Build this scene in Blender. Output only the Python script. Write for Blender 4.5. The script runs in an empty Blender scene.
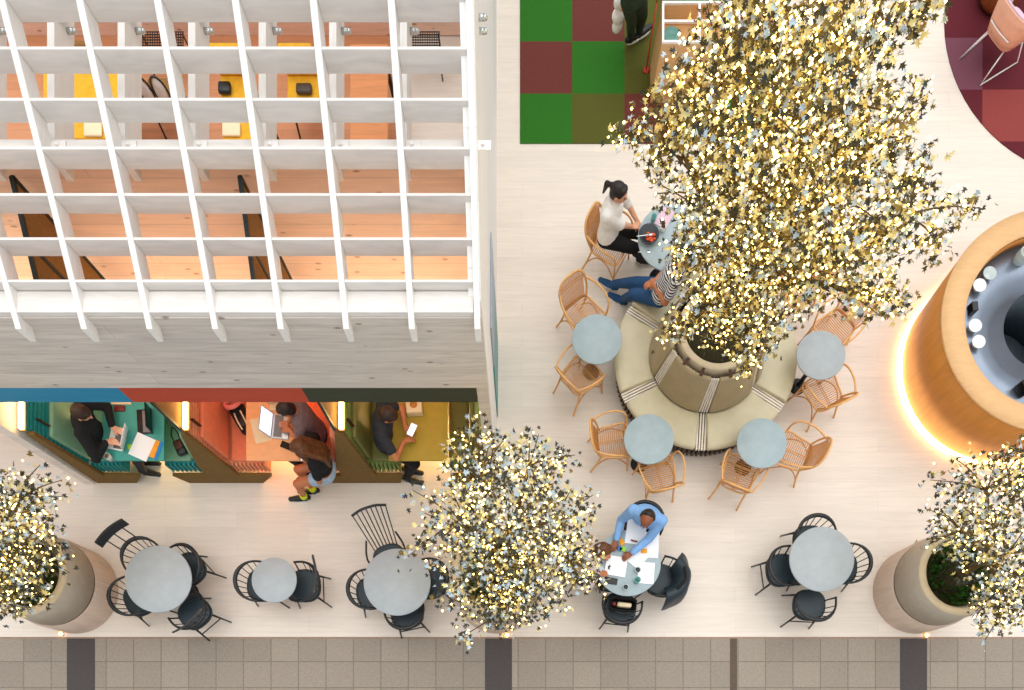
import bpy, bmesh, math, random
from mathutils import Vector, Matrix, Euler, Quaternion
random.seed(7)
PI = math.pi
C = bpy.context.scene.collection
H, F, NX, NY = 9.0, 675.0, 522.0, 752.0      # camera height, focal length in px, nadir pixel

def W(px, py, h):                             # point at height h that the photograph shows at (px, py)
    s = F / (H - h)
    return Vector(((px - NX) / s, (NY - py) / s, h))

# ------------------------------------------------------------------ materials
def lin(c):
    return tuple(((v / 255) / 12.92 if v / 255 <= 0.04045 else ((v / 255 + 0.055) / 1.055) ** 2.4) for v in c) + (1,)

def base(name, rough=0.6, metal=0.0, spec=0.4):
    m = bpy.data.materials.new(name); m.use_nodes = True
    nt = m.node_tree; b = nt.nodes['Principled BSDF']
    b.inputs['Roughness'].default_value = rough
    b.inputs['Metallic'].default_value = metal
    b.inputs['Specular IOR Level'].default_value = spec
    return m, nt, b

def coords(nt, scale=(1, 1, 1), swz=None):
    tc = nt.nodes.new('ShaderNodeTexCoord')
    out = tc.outputs['Object']
    if swz:
        s = nt.nodes.new('ShaderNodeSeparateXYZ'); c = nt.nodes.new('ShaderNodeCombineXYZ')
        nt.links.new(out, s.inputs[0])
        for i, a in enumerate(swz):
            nt.links.new(s.outputs['XYZ'.index(a)], c.inputs[i])
        out = c.outputs[0]
    mp = nt.nodes.new('ShaderNodeMapping'); mp.inputs['Scale'].default_value = scale
    nt.links.new(out, mp.inputs['Vector'])
    return mp.outputs['Vector']

def mixcol(nt, fac, a, b, mode='MIX'):
    n = nt.nodes.new('ShaderNodeMix'); n.data_type = 'RGBA'; n.blend_type = mode
    for sock, v in ((n.inputs[0], fac), (n.inputs[6], a), (n.inputs[7], b)):
        if hasattr(v, 'is_output') or hasattr(v, 'links'):
            nt.links.new(v, sock)
        else:
            sock.default_value = v
    return n.outputs[2]

def plain(name, col, rough=0.6, metal=0.0, var=0.10, scale=14, bump=0.0, spec=0.4, stretch=(1, 1, 1)):
    m, nt, b = base(name, rough, metal, spec)
    n = nt.nodes.new('ShaderNodeTexNoise'); n.inputs['Scale'].default_value = scale; n.inputs['Detail'].default_value = 3
    nt.links.new(coords(nt, stretch), n.inputs['Vector'])
    c = lin(col)
    lo = tuple(max(0, v * (1 - var)) for v in c[:3]) + (1,)
    hi = tuple(min(1, v * (1 + var)) for v in c[:3]) + (1,)
    r = nt.nodes.new('ShaderNodeMapRange'); r.inputs[1].default_value = 0.3; r.inputs[2].default_value = 0.7
    nt.links.new(n.outputs[0], r.inputs[0])
    nt.links.new(mixcol(nt, r.outputs[0], lo, hi), b.inputs['Base Color'])
    if bump:
        bp = nt.nodes.new('ShaderNodeBump'); bp.inputs['Strength'].default_value = bump; bp.inputs['Distance'].default_value = 0.01
        nt.links.new(n.outputs[0], bp.inputs['Height']); nt.links.new(bp.outputs[0], b.inputs['Normal'])
    return m

def wood(name, col, grain=(1, 12, 12), plank=None, swz=None, var=0.12, rough=0.55, knots=0.0, knotcol=(120, 90, 70), seam=0.75, pvar=0.06, offset=0.5, shift=(0, 0)):
    m, nt, b = base(name, rough)
    c = lin(col)
    vec = coords(nt, (1, 1, 1), swz)
    mp = nt.nodes.new('ShaderNodeMapping'); mp.inputs['Scale'].default_value = grain
    nt.links.new(vec, mp.inputs['Vector'])
    n = nt.nodes.new('ShaderNodeTexNoise'); n.inputs['Scale'].default_value = 2.2; n.inputs['Detail'].default_value = 5; n.inputs['Distortion'].default_value = 1.2
    nt.links.new(mp.outputs[0], n.inputs['Vector'])
    r = nt.nodes.new('ShaderNodeMapRange'); r.inputs[1].default_value = 0.3; r.inputs[2].default_value = 0.7
    nt.links.new(n.outputs[0], r.inputs[0])
    out = mixcol(nt, r.outputs[0], tuple(v * (1 - var) for v in c[:3]) + (1,), tuple(min(1, v * (1 + var * 0.6)) for v in c[:3]) + (1,))
    if plank:
        mp2 = nt.nodes.new('ShaderNodeMapping'); mp2.inputs['Location'].default_value = (shift[0], shift[1], 0)
        nt.links.new(vec, mp2.inputs['Vector'])
        br = nt.nodes.new('ShaderNodeTexBrick'); br.offset = offset; br.inputs['Scale'].default_value = 1.0
        br.inputs['Brick Width'].default_value = plank[0]; br.inputs['Row Height'].default_value = plank[1]
        br.inputs['Mortar Size'].default_value = plank[2]; br.inputs['Mortar Smooth'].default_value = 0.1
        br.inputs['Color1'].default_value = (1 - pvar,) * 3 + (1,); br.inputs['Color2'].default_value = (1 + pvar,) * 3 + (1,)
        br.inputs['Mortar'].default_value = (seam,) * 3 + (1,)
        nt.links.new(mp2.outputs[0], br.inputs['Vector'])
        out = mixcol(nt, 1.0, out, br.outputs['Color'], 'MULTIPLY')
    if knots:
        mp3 = nt.nodes.new('ShaderNodeMapping'); mp3.inputs['Scale'].default_value = (3.6, 8.5, 8.5)
        nt.links.new(vec, mp3.inputs['Vector'])
        v = nt.nodes.new('ShaderNodeTexVoronoi'); v.inputs['Scale'].default_value = 1.0
        nt.links.new(mp3.outputs[0], v.inputs['Vector'])
        k = nt.nodes.new('ShaderNodeMapRange'); k.inputs[1].default_value = 0.06; k.inputs[2].default_value = 0.15
        k.inputs[3].default_value = knots; k.inputs[4].default_value = 0
        nt.links.new(v.outputs['Distance'], k.inputs[0])
        out = mixcol(nt, k.outputs[0], out, lin(knotcol))
    nt.links.new(out, b.inputs['Base Color'])
    return m

def emit(name, col, strength):
    m, nt, b = base(name)
    b.inputs['Base Color'].default_value = lin(col)
    b.inputs['Emission Color'].default_value = lin(col)
    b.inputs['Emission Strength'].default_value = strength
    return m

def stripes(name, c1, c2, scale, direction='Z', dist=2.0):
    m, nt, b = base(name, 0.8)
    w = nt.nodes.new('ShaderNodeTexWave'); w.bands_direction = direction; w.inputs['Scale'].default_value = scale
    w.inputs['Distortion'].default_value = dist; w.inputs['Detail'].default_value = 1
    nt.links.new(coords(nt), w.inputs['Vector'])
    r = nt.nodes.new('ShaderNodeMapRange'); r.inputs[1].default_value = 0.45; r.inputs[2].default_value = 0.55
    nt.links.new(w.outputs['Fac'], r.inputs[0])
    nt.links.new(mixcol(nt, r.outputs[0], lin(c1), lin(c2)), b.inputs['Base Color'])
    return m

M = {}
M['floor'] = wood('pale_floor_boards', (227, 215, 201), (0.8, 9, 1), (1.9, 0.2, 0.003), var=0.06, rough=0.5, seam=0.9, pvar=0.032)
M['paver'] = wood('concrete_pavers', (150, 139, 126), (24, 24, 24), (0.3663, 0.3467, 0.008), var=0.20, rough=0.8, seam=0.68, pvar=0.10, offset=0.0, shift=(0.3663 * 20 + 0.05, 0.3467 * 20 + 0.2265 - 0.045))
M['band'] = plain('dark_slate', (70, 63, 62), 0.7, var=0.12, scale=30)
M['bronze'] = plain('bronze_channel', (80, 66, 54), 0.4, 0.5)
M['edge'] = plain('oak_edge', (150, 125, 105), 0.6)
M['whitewood'] = wood('whitewashed_pine', (232, 226, 219), (0.9, 5, 5), var=0.11, rough=0.6, knots=0.0)
M['whitewoodY'] = wood('whitewashed_pine_rafter', (238, 234, 228), (9, 0.9, 9), var=0.06, rough=0.6)
M['fascia'] = wood('whitewashed_planks', (212, 203, 193), (0.7, 8, 1), (7.0, 0.178, 0.003), 'XZY', var=0.16, rough=0.6, knots=0.8, knotcol=(128, 104, 92), seam=0.72, pvar=0.05, shift=(0, 0.02))
M['pinkwood'] = wood('pine_lining', (240, 204, 182), (0.7, 8, 1), (7.0, 0.16, 0.003), 'XZY', var=0.10, rough=0.6, knots=0.7, knotcol=(150, 95, 70), seam=0.7, pvar=0.05)
M['sidewood'] = wood('white_side_boards', (248, 246, 242), (8, 0.7, 1), (6.0, 0.2, 0.003), 'YZX', var=0.04, rough=0.55, seam=0.85, pvar=0.02)
M['brownboard'] = plain('brown_cork_board', (140, 100, 48), 0.8, var=0.14, scale=40)
M['brownbase'] = plain('umber_felt', (118, 90, 42), 0.85, var=0.12, scale=30)
M['darksteel'] = plain('dark_steel', (28, 40, 40), 0.45, 0.3)
M['steelbolt'] = plain('galvanised_bolt', (205, 210, 208), 0.25, 0.9)
M['band_blue'] = wood('blue_stained_board', (8, 134, 176), (0.8, 9, 9), var=0.08)
M['band_red'] = wood('red_stained_board', (186, 66, 40), (0.8, 9, 9), var=0.08)
M['band_green'] = wood('dark_green_board', (48, 55, 36), (0.8, 9, 9), var=0.08)
M['black'] = plain('black_lacquer', (20, 22, 24), 0.4, var=0.1, spec=0.5)
M['navy'] = plain('navy_leather', (26, 42, 50), 0.45, var=0.12, scale=25, spec=0.5)
M['rattan'] = plain('rattan_cane', (230, 174, 110), 0.5, var=0.12, scale=30)
M['rattan_dark'] = plain('rattan_binding', (216, 154, 90), 0.5, var=0.15, scale=40)
M['greytop'] = plain('grey_linoleum', (168, 174, 176), 0.5, var=0.05, scale=10)
M['bluetop'] = plain('pale_blue_linoleum', (164, 180, 184), 0.5, var=0.05, scale=10)
M['leather'] = plain('sage_leather', (198, 188, 156), 0.42, var=0.06, scale=6, bump=0.25, spec=0.5)
M['leather_back'] = plain('tan_leather', (160, 142, 108), 0.42, var=0.07, scale=6, bump=0.2, spec=0.5)
M['slat_dark'] = plain('dark_bronze_slat', (72, 60, 50), 0.5)
M['slat_pale'] = plain('pale_ash_slat', (226, 216, 200), 0.5)
M['strap'] = plain('brown_leather_strap', (74, 40, 24), 0.5)
M['planter'] = plain('stone_drum', (188, 176, 158), 0.6, var=0.05, scale=12)
M['planter_rim'] = plain('stone_rim', (210, 192, 160), 0.6, var=0.05, scale=12)
M['planter_base'] = wood('planter_oak', (200, 176, 156), (6, 6, 0.8), var=0.10)
M['soil'] = plain('dark_soil', (50, 46, 24), 0.95, var=0.4, scale=40, bump=0.6)
M['fern'] = plain('fern_green', (50, 92, 28), 0.6, var=0.3, scale=25)
M['bark'] = plain('olive_bark', (92, 72, 40), 0.8, var=0.3, scale=25, bump=0.5)
M['leaf_a'] = plain('leaf_dark', (62, 56, 28), 0.5, var=0.3, scale=8)  # olive-brown tint: warm bulb glow put into the dark leaves
M['leaf_b'] = plain('leaf_bulb_lit', (226, 210, 142), 0.5, var=0.25, scale=8)  # pale gold of leaves lit by the bulbs, put into their colour
M['leaf_c'] = plain('leaf_silver', (176, 194, 204), 0.45, var=0.2, scale=8)
M['leaf_e'] = plain('leaf_slate', (46, 54, 52), 0.5, var=0.3, scale=8)
M['leaf_d'] = plain('leaf_olive', (124, 104, 44), 0.5, var=0.3, scale=8)
M['bulb'] = emit('warm_bulb', (255, 216, 124), 7.8)
M['led'] = emit('warm_led', (255, 206, 130), 16.0)
M['led_foot'] = emit('warm_led_foot', (255, 208, 146), 30.0)
M['led_bar'] = emit('warm_led_ring', (255, 206, 132), 15.0)
M['spot'] = emit('warm_uplight', (255, 190, 100), 8.0)
M['lampshade'] = emit('lamp_glow', (255, 226, 180), 1.2)
M['screen'] = emit('lit_screen', (226, 236, 255), 0.9)
M['caramel'] = wood('caramel_oak', (200, 130, 54), (5, 5, 0.5), var=0.14, rough=0.4)
M['caramel_top'] = wood('pale_oak_top', (222, 176, 122), (2, 6, 6), var=0.08, rough=0.45)
M['steel'] = plain('brushed_steel', (136, 146, 160), 0.33, 0.75, var=0.12, scale=3)
M['blackwell'] = plain('charcoal_floor', (92, 104, 112), 0.5, var=0.1)
M['ceramic'] = plain('white_ceramic', (242, 240, 236), 0.3, var=0.02)
M['glass'] = plain('pale_glass', (196, 208, 206), 0.15, var=0.03)
M['c_green'] = plain('carpet_green', (38, 104, 18), 0.95, var=0.14, scale=90, bump=0.4)
M['c_red'] = plain('carpet_rust', (104, 48, 40), 0.95, var=0.14, scale=90, bump=0.4)
M['c_olive'] = plain('carpet_olive', (82, 84, 24), 0.95, var=0.14, scale=90, bump=0.4)
M['c_maroon'] = plain('carpet_maroon', (92, 22, 34), 0.95, var=0.14, scale=90, bump=0.4)
M['c_mauve'] = plain('carpet_mauve', (112, 64, 78), 0.95, var=0.14, scale=90, bump=0.4)
M['c_brick'] = plain('carpet_brick', (138, 58, 54), 0.95, var=0.14, scale=90, bump=0.4)
M['pink'] = plain('pink_leather', (236, 176, 148), 0.5, var=0.05)
M['lilac'] = plain('lilac_wool', (220, 190, 204), 0.9, var=0.08, scale=60)
M['whitewire'] = plain('white_wire', (240, 236, 232), 0.35, 0.2)
M['rust'] = plain('rust_velvet', (136, 70, 30), 0.7, var=0.12)
M['paper'] = plain('white_paper', (246, 246, 246), 0.7, var=0.01)
M['silver'] = plain('aluminium', (206, 208, 210), 0.35, 0.5)
M['keys'] = plain('grey_keys', (120, 112, 110), 0.6)
M['phone'] = plain('phone_black', (18, 18, 22), 0.2)
M['cream'] = plain('cream_paper', (238, 216, 178), 0.7, var=0.04)
M['teal'] = plain('teal_paint', (70, 160, 148), 0.55, var=0.06)
M['teal_pad'] = plain('pale_teal_leather', (122, 166, 136), 0.5, var=0.06)
M['teal_slat'] = plain('teal_slat', (36, 142, 142), 0.55)
M['orange'] = plain('apricot_paint', (246, 178, 124), 0.55, var=0.05)
M['orange_pad'] = plain('coral_leather', (228, 128, 92), 0.5, var=0.06)
M['orange_slat'] = plain('coral_slat', (226, 150, 112), 0.55)
M['olive'] = plain('olive_yellow_paint', (176, 150, 52), 0.55, var=0.05)
M['olive_pad'] = plain('moss_leather', (112, 112, 58), 0.5, var=0.06)
M['olive_slat'] = plain('moss_slat', (120, 140, 74), 0.55)
M['yellow'] = plain('yellow_felt', (226, 170, 40), 0.85, var=0.1)
M['amber'] = wood('amber_board', (214, 138, 84), (0.8, 8, 8), var=0.12)
M['amber_floor'] = wood('amber_floor', (206, 142, 100), (0.8, 8, 8), (1.6, 0.18, 0.003), var=0.1)
M['lavender'] = plain('lavender_cloth', (196, 186, 206), 0.9, var=0.1, scale=30)
M['grey_blue'] = plain('grey_blue_print', (160, 172, 192), 0.4)
M['teal_print'] = plain('teal_print', (70, 150, 150), 0.4)
M['black_cloth'] = plain('black_cloth', (22, 22, 24), 0.9, var=0.15, scale=20)
M['char_cloth'] = plain('charcoal_cloth', (44, 46, 52), 0.9, var=0.12, scale=20)
M['mauve_cloth'] = plain('grey_mauve_cloth', (116, 98, 100), 0.9, var=0.1, scale=20)
M['white_cloth'] = plain('white_blouse', (240, 236, 230), 0.85, var=0.04, scale=20)
M['blue_cloth'] = plain('pale_blue_shirt', (128, 172, 222), 0.85, var=0.06, scale=20)
M['beige_cloth'] = plain('beige_jumper', (206, 190, 178), 0.9, var=0.06, scale=20)
M['denim'] = plain('blue_denim', (34, 74, 116), 0.85, var=0.15, scale=30)
M['denim_pale'] = plain('pale_denim', (160, 184, 204), 0.85, var=0.12, scale=30)
M['green_cloth'] = plain('dark_green_cloth', (32, 48, 26), 0.9, var=0.2, scale=20)
M['stripe'] = stripes('striped_shirt', (232, 228, 226), (44, 50, 72), 9.0, 'Z', 3.0)
M['skin'] = plain('skin_light', (216, 158, 124), 0.55, var=0.05)
M['skin_tan'] = plain('skin_tan', (190, 118, 78), 0.55, var=0.05)
M['skin_dark'] = plain('skin_brown', (140, 82, 54), 0.5, var=0.05)
M['hair_dark'] = plain('hair_dark', (34, 24, 20), 0.5, var=0.3, scale=30)
M['hair_brown'] = plain('hair_brown', (96, 56, 26), 0.5, var=0.35, scale=25)
M['hair_mid'] = plain('hair_mid_brown', (50, 33, 24), 0.5, var=0.35, scale=25)
M['eye'] = plain('eye_dark', (24, 18, 16), 0.2)
M['lip'] = plain('lip', (166, 84, 74), 0.5)
M['lime'] = plain('lime_sock', (206, 220, 40), 0.8)
M['shoe_blue'] = plain('blue_suede', (30, 78, 122), 0.8)
M['sole'] = plain('white_sole', (236, 234, 230), 0.6)
M['red_thing'] = plain('dark_red_case', (120, 40, 38), 0.5)
M['fold_orange'] = plain('orange_card', (242, 160, 40), 0.7)
M['fold_blue'] = plain('blue_card', (30, 132, 200), 0.6)
M['fold_green'] = plain('green_card', (150, 210, 60), 0.6)
M['teal_glass'] = plain('teal_tumbler', (110, 168, 160), 0.15)
M['tomato'] = plain('tomato_red', (224, 88, 44), 0.5)
M['charcoal_bowl'] = plain('charcoal_bowl', (44, 50, 54), 0.35)
M['backpink'] = plain('pink_lining', (232, 124, 118), 0.8)
M['amber_drink'] = plain('amber_drink', (176, 130, 66), 0.2)

# ------------------------------------------------------------------ mesh helpers
def catmull(pts, n=6, closed=False):
    pts = [Vector(p) for p in pts]
    if len(pts) < 3: return pts
    out = []; L = len(pts); rng = range(L) if closed else range(L - 1)
    g = (lambda i: pts[i % L]) if closed else (lambda i: pts[max(0, min(L - 1, i))])
    for i in rng:
        a, b, c, d = g(i - 1), g(i), g(i + 1), g(i + 2)
        for k in range(n):
            t = k / n
            out.append(0.5 * ((2 * b) + (c - a) * t + (2 * a - 5 * b + 4 * c - d) * t * t + (3 * b - a - 3 * c + d) * t ** 3))
    if not closed: out.append(pts[-1])
    return out

class MB:
    def __init__(s): s.bm = bmesh.new(); s.mi = 0
    def face(s, vs, smooth=False):
        try:
            f = s.bm.faces.new(vs); f.material_index = s.mi; f.smooth = smooth
            return f
        except ValueError: return None
    def box(s, c, d, rz=0.0, mat=None):
        c = Vector(c); R = Matrix.Rotation(rz, 3, 'Z') if mat is None else mat
        v = [s.bm.verts.new(c + R @ Vector((sx * d[0] / 2, sy * d[1] / 2, sz * d[2] / 2))) for sz in (-1, 1) for sy in (-1, 1) for sx in (-1, 1)]
        for q in ((0, 2, 3, 1), (4, 5, 7, 6), (0, 1, 5, 4), (2, 6, 7, 3), (0, 4, 6, 2), (1, 3, 7, 5)):
            s.face([v[i] for i in q])
        return s
    def bar(s, a, b, w, h, up=(0, 0, 1)):           # square bar from a to b
        a, b = Vector(a), Vector(b); d = (b - a); L = d.length; x = d.normalized()
        y = Vector(up).cross(x)
        y = y.normalized() if y.length > 1e-6 else Vector((1, 0, 0)); z = x.cross(y)
        return s.box((a + b) / 2, (L, w, h), mat=Matrix((x, y, z)).transposed())
    def tube(s, pts, r, seg=8, closed=False, smooth=True, flat=1.0):
        pts = [Vector(p) for p in pts]; n = len(pts)
        rs = r if isinstance(r, (list, tuple)) else [r] * n
        rings = []; prev = None
        for i, p in enumerate(pts):
            if closed: t = pts[(i + 1) % n] - pts[i - 1]
            else: t = pts[min(n - 1, i + 1)] - pts[max(0, i - 1)]
            t.normalize()
            if prev is None:
                u = Vector((0, 0, 1)) if abs(t.z) < 0.9 else Vector((1, 0, 0))
                u = (u - t * u.dot(t)).normalized()
            else:
                u = prev - t * prev.dot(t)
                u = u.normalized() if u.length > 1e-6 else t.orthogonal().normalized()
            prev = u; v = t.cross(u)
            rings.append([s.bm.verts.new(p + (u * math.cos(2 * PI * k / seg) * flat + v * math.sin(2 * PI * k / seg)) * rs[i]) for k in range(seg)])
        m = n if closed else n - 1
        for i in range(m):
            a, b = rings[i], rings[(i + 1) % n]
            for k in range(seg):
                s.face([a[k], a[(k + 1) % seg], b[(k + 1) % seg], b[k]], smooth)
        if not closed:
            s.face(rings[0][::-1]); s.face(rings[-1])
        return s
    def lathe(s, prof, c=(0, 0, 0), seg=32, smooth=True, cap=True, closed=False):
        c = Vector(c); rings = []
        for r, z in prof:
            if r < 1e-6: rings.append([s.bm.verts.new(c + Vector((0, 0, z)))])
            else: rings.append([s.bm.verts.new(c + Vector((r * math.cos(2 * PI * k / seg), r * math.sin(2 * PI * k / seg), z))) for k in range(seg)])
        pr = list(zip(rings, rings[1:])) + ([(rings[-1], rings[0])] if closed else [])
        for a, b in pr:
            for k in range(seg):
                k2 = (k + 1) % seg
                if len(a) == 1 and len(b) == 1: continue
                if len(a) == 1: s.face([a[0], b[k2], b[k]], smooth)
                elif len(b) == 1: s.face([a[k], a[k2], b[0]], smooth)
                else: s.face([a[k], a[k2], b[k2], b[k]], smooth)
        if cap and not closed:
            if len(rings[0]) > 1: s.face(rings[0][::-1])
            if len(rings[-1]) > 1: s.face(rings[-1])
        return s
    def prism(s, poly, z0, z1, smooth=False):
        a = [s.bm.verts.new((p[0], p[1], z0)) for p in poly]; b = [s.bm.verts.new((p[0], p[1], z1)) for p in poly]
        s.face(a[::-1]); s.face(b)
        for i in range(len(poly)):
            j = (i + 1) % len(poly); s.face([a[i], a[j], b[j], b[i]], smooth)
        return s
    def xprism(s, poly, p0, p1, axis='Y'):           # polygon of (u, z) extruded along Y (u = x) or X (u = y)
        f = (lambda p, t: (p[0], t, p[1])) if axis == 'Y' else (lambda p, t: (t, p[0], p[1]))
        a = [s.bm.verts.new(f(p, p0)) for p in poly]; b = [s.bm.verts.new(f(p, p1)) for p in poly]
        s.face(a[::-1]); s.face(b)
        for i in range(len(poly)):
            j = (i + 1) % len(poly); s.face([a[i], a[j], b[j], b[i]])
        return s
    def sector(s, sec, a0, a1, c=(0, 0, 0), n=16, smooth=True):   # closed (r, z) section swept about a vertical axis
        c = Vector(c); rings = []
        for i in range(n + 1):
            a = a0 + (a1 - a0) * i / n
            rings.append([s.bm.verts.new(c + Vector((r * math.cos(a), r * math.sin(a), z))) for r, z in sec])
        m = len(sec)
        for i in range(n):
            for k in range(m):
                s.face([rings[i][k], rings[i][(k + 1) % m], rings[i + 1][(k + 1) % m], rings[i + 1][k]], smooth)
        s.face(rings[0][::-1]); s.face(rings[-1])
        return s
    def ell(s, c, rad, rot=None, u=14, v=9):
        c = Vector(c); R = rot if rot is not None else Matrix.Identity(3)
        rad = (rad,) * 3 if not isinstance(rad, (tuple, list)) else rad
        top = s.bm.verts.new(c + R @ Vector((0, 0, rad[2]))); bot = s.bm.verts.new(c + R @ Vector((0, 0, -rad[2])))
        rings = []
        for j in range(1, v):
            t = PI * j / v
            rings.append([s.bm.verts.new(c + R @ Vector((rad[0] * math.sin(t) * math.cos(2 * PI * k / u), rad[1] * math.sin(t) * math.sin(2 * PI * k / u), rad[2] * math.cos(t)))) for k in range(u)])
        for k in range(u):
            k2 = (k + 1) % u
            s.face([top, rings[0][k], rings[0][k2]], True); s.face([bot, rings[-1][k2], rings[-1][k]], True)
            for a, b in zip(rings, rings[1:]): s.face([a[k], b[k], b[k2], a[k2]], True)
        return s
    def limb(s, a, b, ra, rb, u=10):                   # tapered capsule
        a, b = Vector(a), Vector(b); L = (b - a).length
        n = max(2, int(L / (0.45 * min(ra, rb))) + 1)
        for i in range(n + 1):
            t = i / n; s.ell(a.lerp(b, t), ra + (rb - ra) * t, u=u, v=7)
        return s
    def rounded(s, d, r=0.02, seg=3, c=(0, 0, 0), mat=None):   # rounded box, own bmesh merge
        t = bmesh.new(); bmesh.ops.create_cube(t, size=1)
        for v in t.verts: v.co = Vector((v.co.x * d[0], v.co.y * d[1], v.co.z * d[2]))
        bmesh.ops.bevel(t, geom=t.edges[:], offset=r, segments=seg, affect='EDGES', profile=0.5)
        me = bpy.data.meshes.new('tmp'); t.to_mesh(me); t.free()
        R = (mat.to_4x4() if mat is not None else Matrix.Identity(4)); me.transform(Matrix.Translation(Vector(c)) @ R)
        k = len(s.bm.faces); s.bm.from_mesh(me); bpy.data.meshes.remove(me)
        s.bm.faces.ensure_lookup_table()
        for f in s.bm.faces[k:]: f.smooth = True; f.material_index = s.mi
        return s
    def build(s, name, mats, parent=None, loc=None, bevel=0.0, fix=True):
        if fix: bmesh.ops.recalc_face_normals(s.bm, faces=s.bm.faces[:])
        me = bpy.data.meshes.new(name); s.bm.to_mesh(me); s.bm.free()
        for m in (mats if isinstance(mats, (list, tuple)) else [mats]): me.materials.append(M[m] if isinstance(m, str) else m)
        o = bpy.data.objects.new(name, me); C.objects.link(o)
        if parent: o.parent = parent
        if loc is not None: o.location = loc
        if bevel:
            b = o.modifiers.new('edge', 'BEVEL'); b.width = bevel; b.segments = 2; b.limit_method = 'ANGLE'
        return o

def tag(o, label, cat, group=None, kind=None):
    o['label'] = label; o['category'] = cat
    if group: o['group'] = group
    if kind: o['kind'] = kind
    return o
def thing(name, label, cat, loc=(0, 0, 0), rz=0.0, group=None):
    o = bpy.data.objects.new(name, None); C.objects.link(o); o.empty_display_size = 0.1
    o.location = loc; o.rotation_euler = (0, 0, rz)
    return tag(o, label, cat, group)
def struct(o): o['kind'] = 'structure'; return o
def dup(o, loc, rz, label):
    def cp(x, p):
        c = x.copy(); C.objects.link(c)
        if p: c.parent = p
        for ch in kids.get(x.name, []): cp(ch, c)
        return c
    kids = {}
    for x in bpy.data.objects:
        if x.parent: kids.setdefault(x.parent.name, []).append(x)
    r = cp(o, None); r.location = loc; r.rotation_euler = (0, 0, rz); r['label'] = label
    return r
def xy(v, z=0.0): return Vector((v[0], v[1], z))

# ------------------------------------------------------------------ the setting
EDGE_Y = (NY - 637) / 75.0
struct(MB().box((1.0, (EDGE_Y + 14) / 2, -0.05), (20, 14 - EDGE_Y, 0.1)).build('floor', 'floor'))
struct(MB().box((0, EDGE_Y / 2 - 1.2, -0.05), (22, EDGE_Y + 2.4 - 0.03, 0.1)).build('floor_paving', 'paver'))
struct(MB().box((0, EDGE_Y - 0.012, -0.048), (22, 0.026, 0.1)).build('trim_1', 'edge'))
k = 2
for a, b, m in ((67, 95, 'band'), (485, 512, 'band'), (900, 927, 'band'), (730, 737, 'bronze')):
    struct(MB().box((((a + b) / 2 - NX) / 75, EDGE_Y / 2 - 1.2, -0.047), ((b - a) / 75, EDGE_Y + 2.4 - 0.04, 0.1)).build('trim_%d' % k, m)); k += 1

# carpets
def tile_rug(name, label, outline, tiles, mats, cell, org, pick):
    bm = bmesh.new()
    vs = [bm.verts.new((p[0], p[1], 0.012)) for p in outline]; bm.faces.new(vs)
    for ax in range(2):
        for i in range(-8, 9):
            co = Vector((0, 0, 0)); co[ax] = org[ax] + i * cell; no = Vector((0, 0, 0)); no[ax] = 1
            bmesh.ops.bisect_plane(bm, geom=bm.verts[:] + bm.edges[:] + bm.faces[:], plane_co=co, plane_no=no)
    for f in bm.faces:
        c = f.calc_center_median(); f.material_index = pick(math.floor((c.x - org[0]) / cell), math.floor((org[1] - c.y) / cell))
    r = bmesh.ops.extrude_face_region(bm, geom=bm.faces[:])
    bmesh.ops.translate(bm, verts=[v for v in r['geom'] if isinstance(v, bmesh.types.BMVert)], vec=(0, 0, -0.011))
    mb = MB(); mb.bm.free(); mb.bm = bm
    return tag(mb.build(name, mats), label, 'carpet')
x0, y1 = (520 - NX) / 75, (NY - 144) / 75
gp = {(0, 0): 0, (1, 0): 1, (2, 0): 2, (0, 1): 1, (1, 1): 0, (2, 1): 2, (0, 2): 0, (1, 2): 2, (2, 2): 1}
tile_rug('carpet', 'green and rust chequered square carpet in front of the wooden shelving crate', [(x0, y1), (x0 + 3.4, y1), (x0 + 3.4, y1 + 4.2), (x0, y1 + 4.2)], None,
         ['c_green', 'c_red', 'c_olive'], 0.695, (x0, y1 + 0.68 * 3 + 0.01), lambda i, j: gp.get((i, j), (i + j) % 3))
rc, rr = Vector(((1102 - NX) / 75, (NY - 22) / 75)), 158 / 75
mp = {(0, 0): 0, (0, 1): 1, (0, 2): 0, (1, 0): 0, (1, 1): 0, (1, 2): 2, (1, 3): 0, (0, 3): 1}
tile_rug('carpet', 'round maroon and mauve chequered carpet under the pink chair', [(rc.x + rr * math.cos(2 * PI * a / 72), rc.y + rr * math.sin(2 * PI * a / 72)) for a in range(72)], None,
         ['c_maroon', 'c_mauve', 'c_brick'], 0.69, ((930 - NX) / 75, (NY + 13) / 75), lambda i, j: mp.get((i, j), (i * 2 + j) % 3))

# ------------------------------------------------------------------ timber pavilion
YF = 3.56
RS = 0.51                                        # roof slope
def roofz(y): return 3.50 + RS * (y - 3.545)
struct(MB().box((-4.2, YF + 0.06, 2.93), (7.73, 0.12, 1.06)).build('wall_front', 'fascia'))
struct(MB().box((-0.39, YF + 0.06, 1.2), (0.11, 0.12, 2.396)).build('trim_10', 'fascia'))
struct(MB().box((-4.245, YF + 0.10, 3.487), (7.7, 0.17, 0.05)).build('trim_6', 'whitewood'))
xb = [-8.0, -3.955, -2.16, -0.45]
for i, m in enumerate(('band_blue', 'band_red', 'band_green')):
    struct(MB().box(((xb[i] + xb[i + 1]) / 2, YF + 0.055, 2.265), (xb[i + 1] - xb[i], 0.11, 0.268)).build('trim_%d' % (7 + i), m))
YB = 4.66
struct(MB().box((-4.2, YB + 0.015, 1.87), (7.5, 0.03, 3.74)).build('wall_back', 'pinkwood'))
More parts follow.
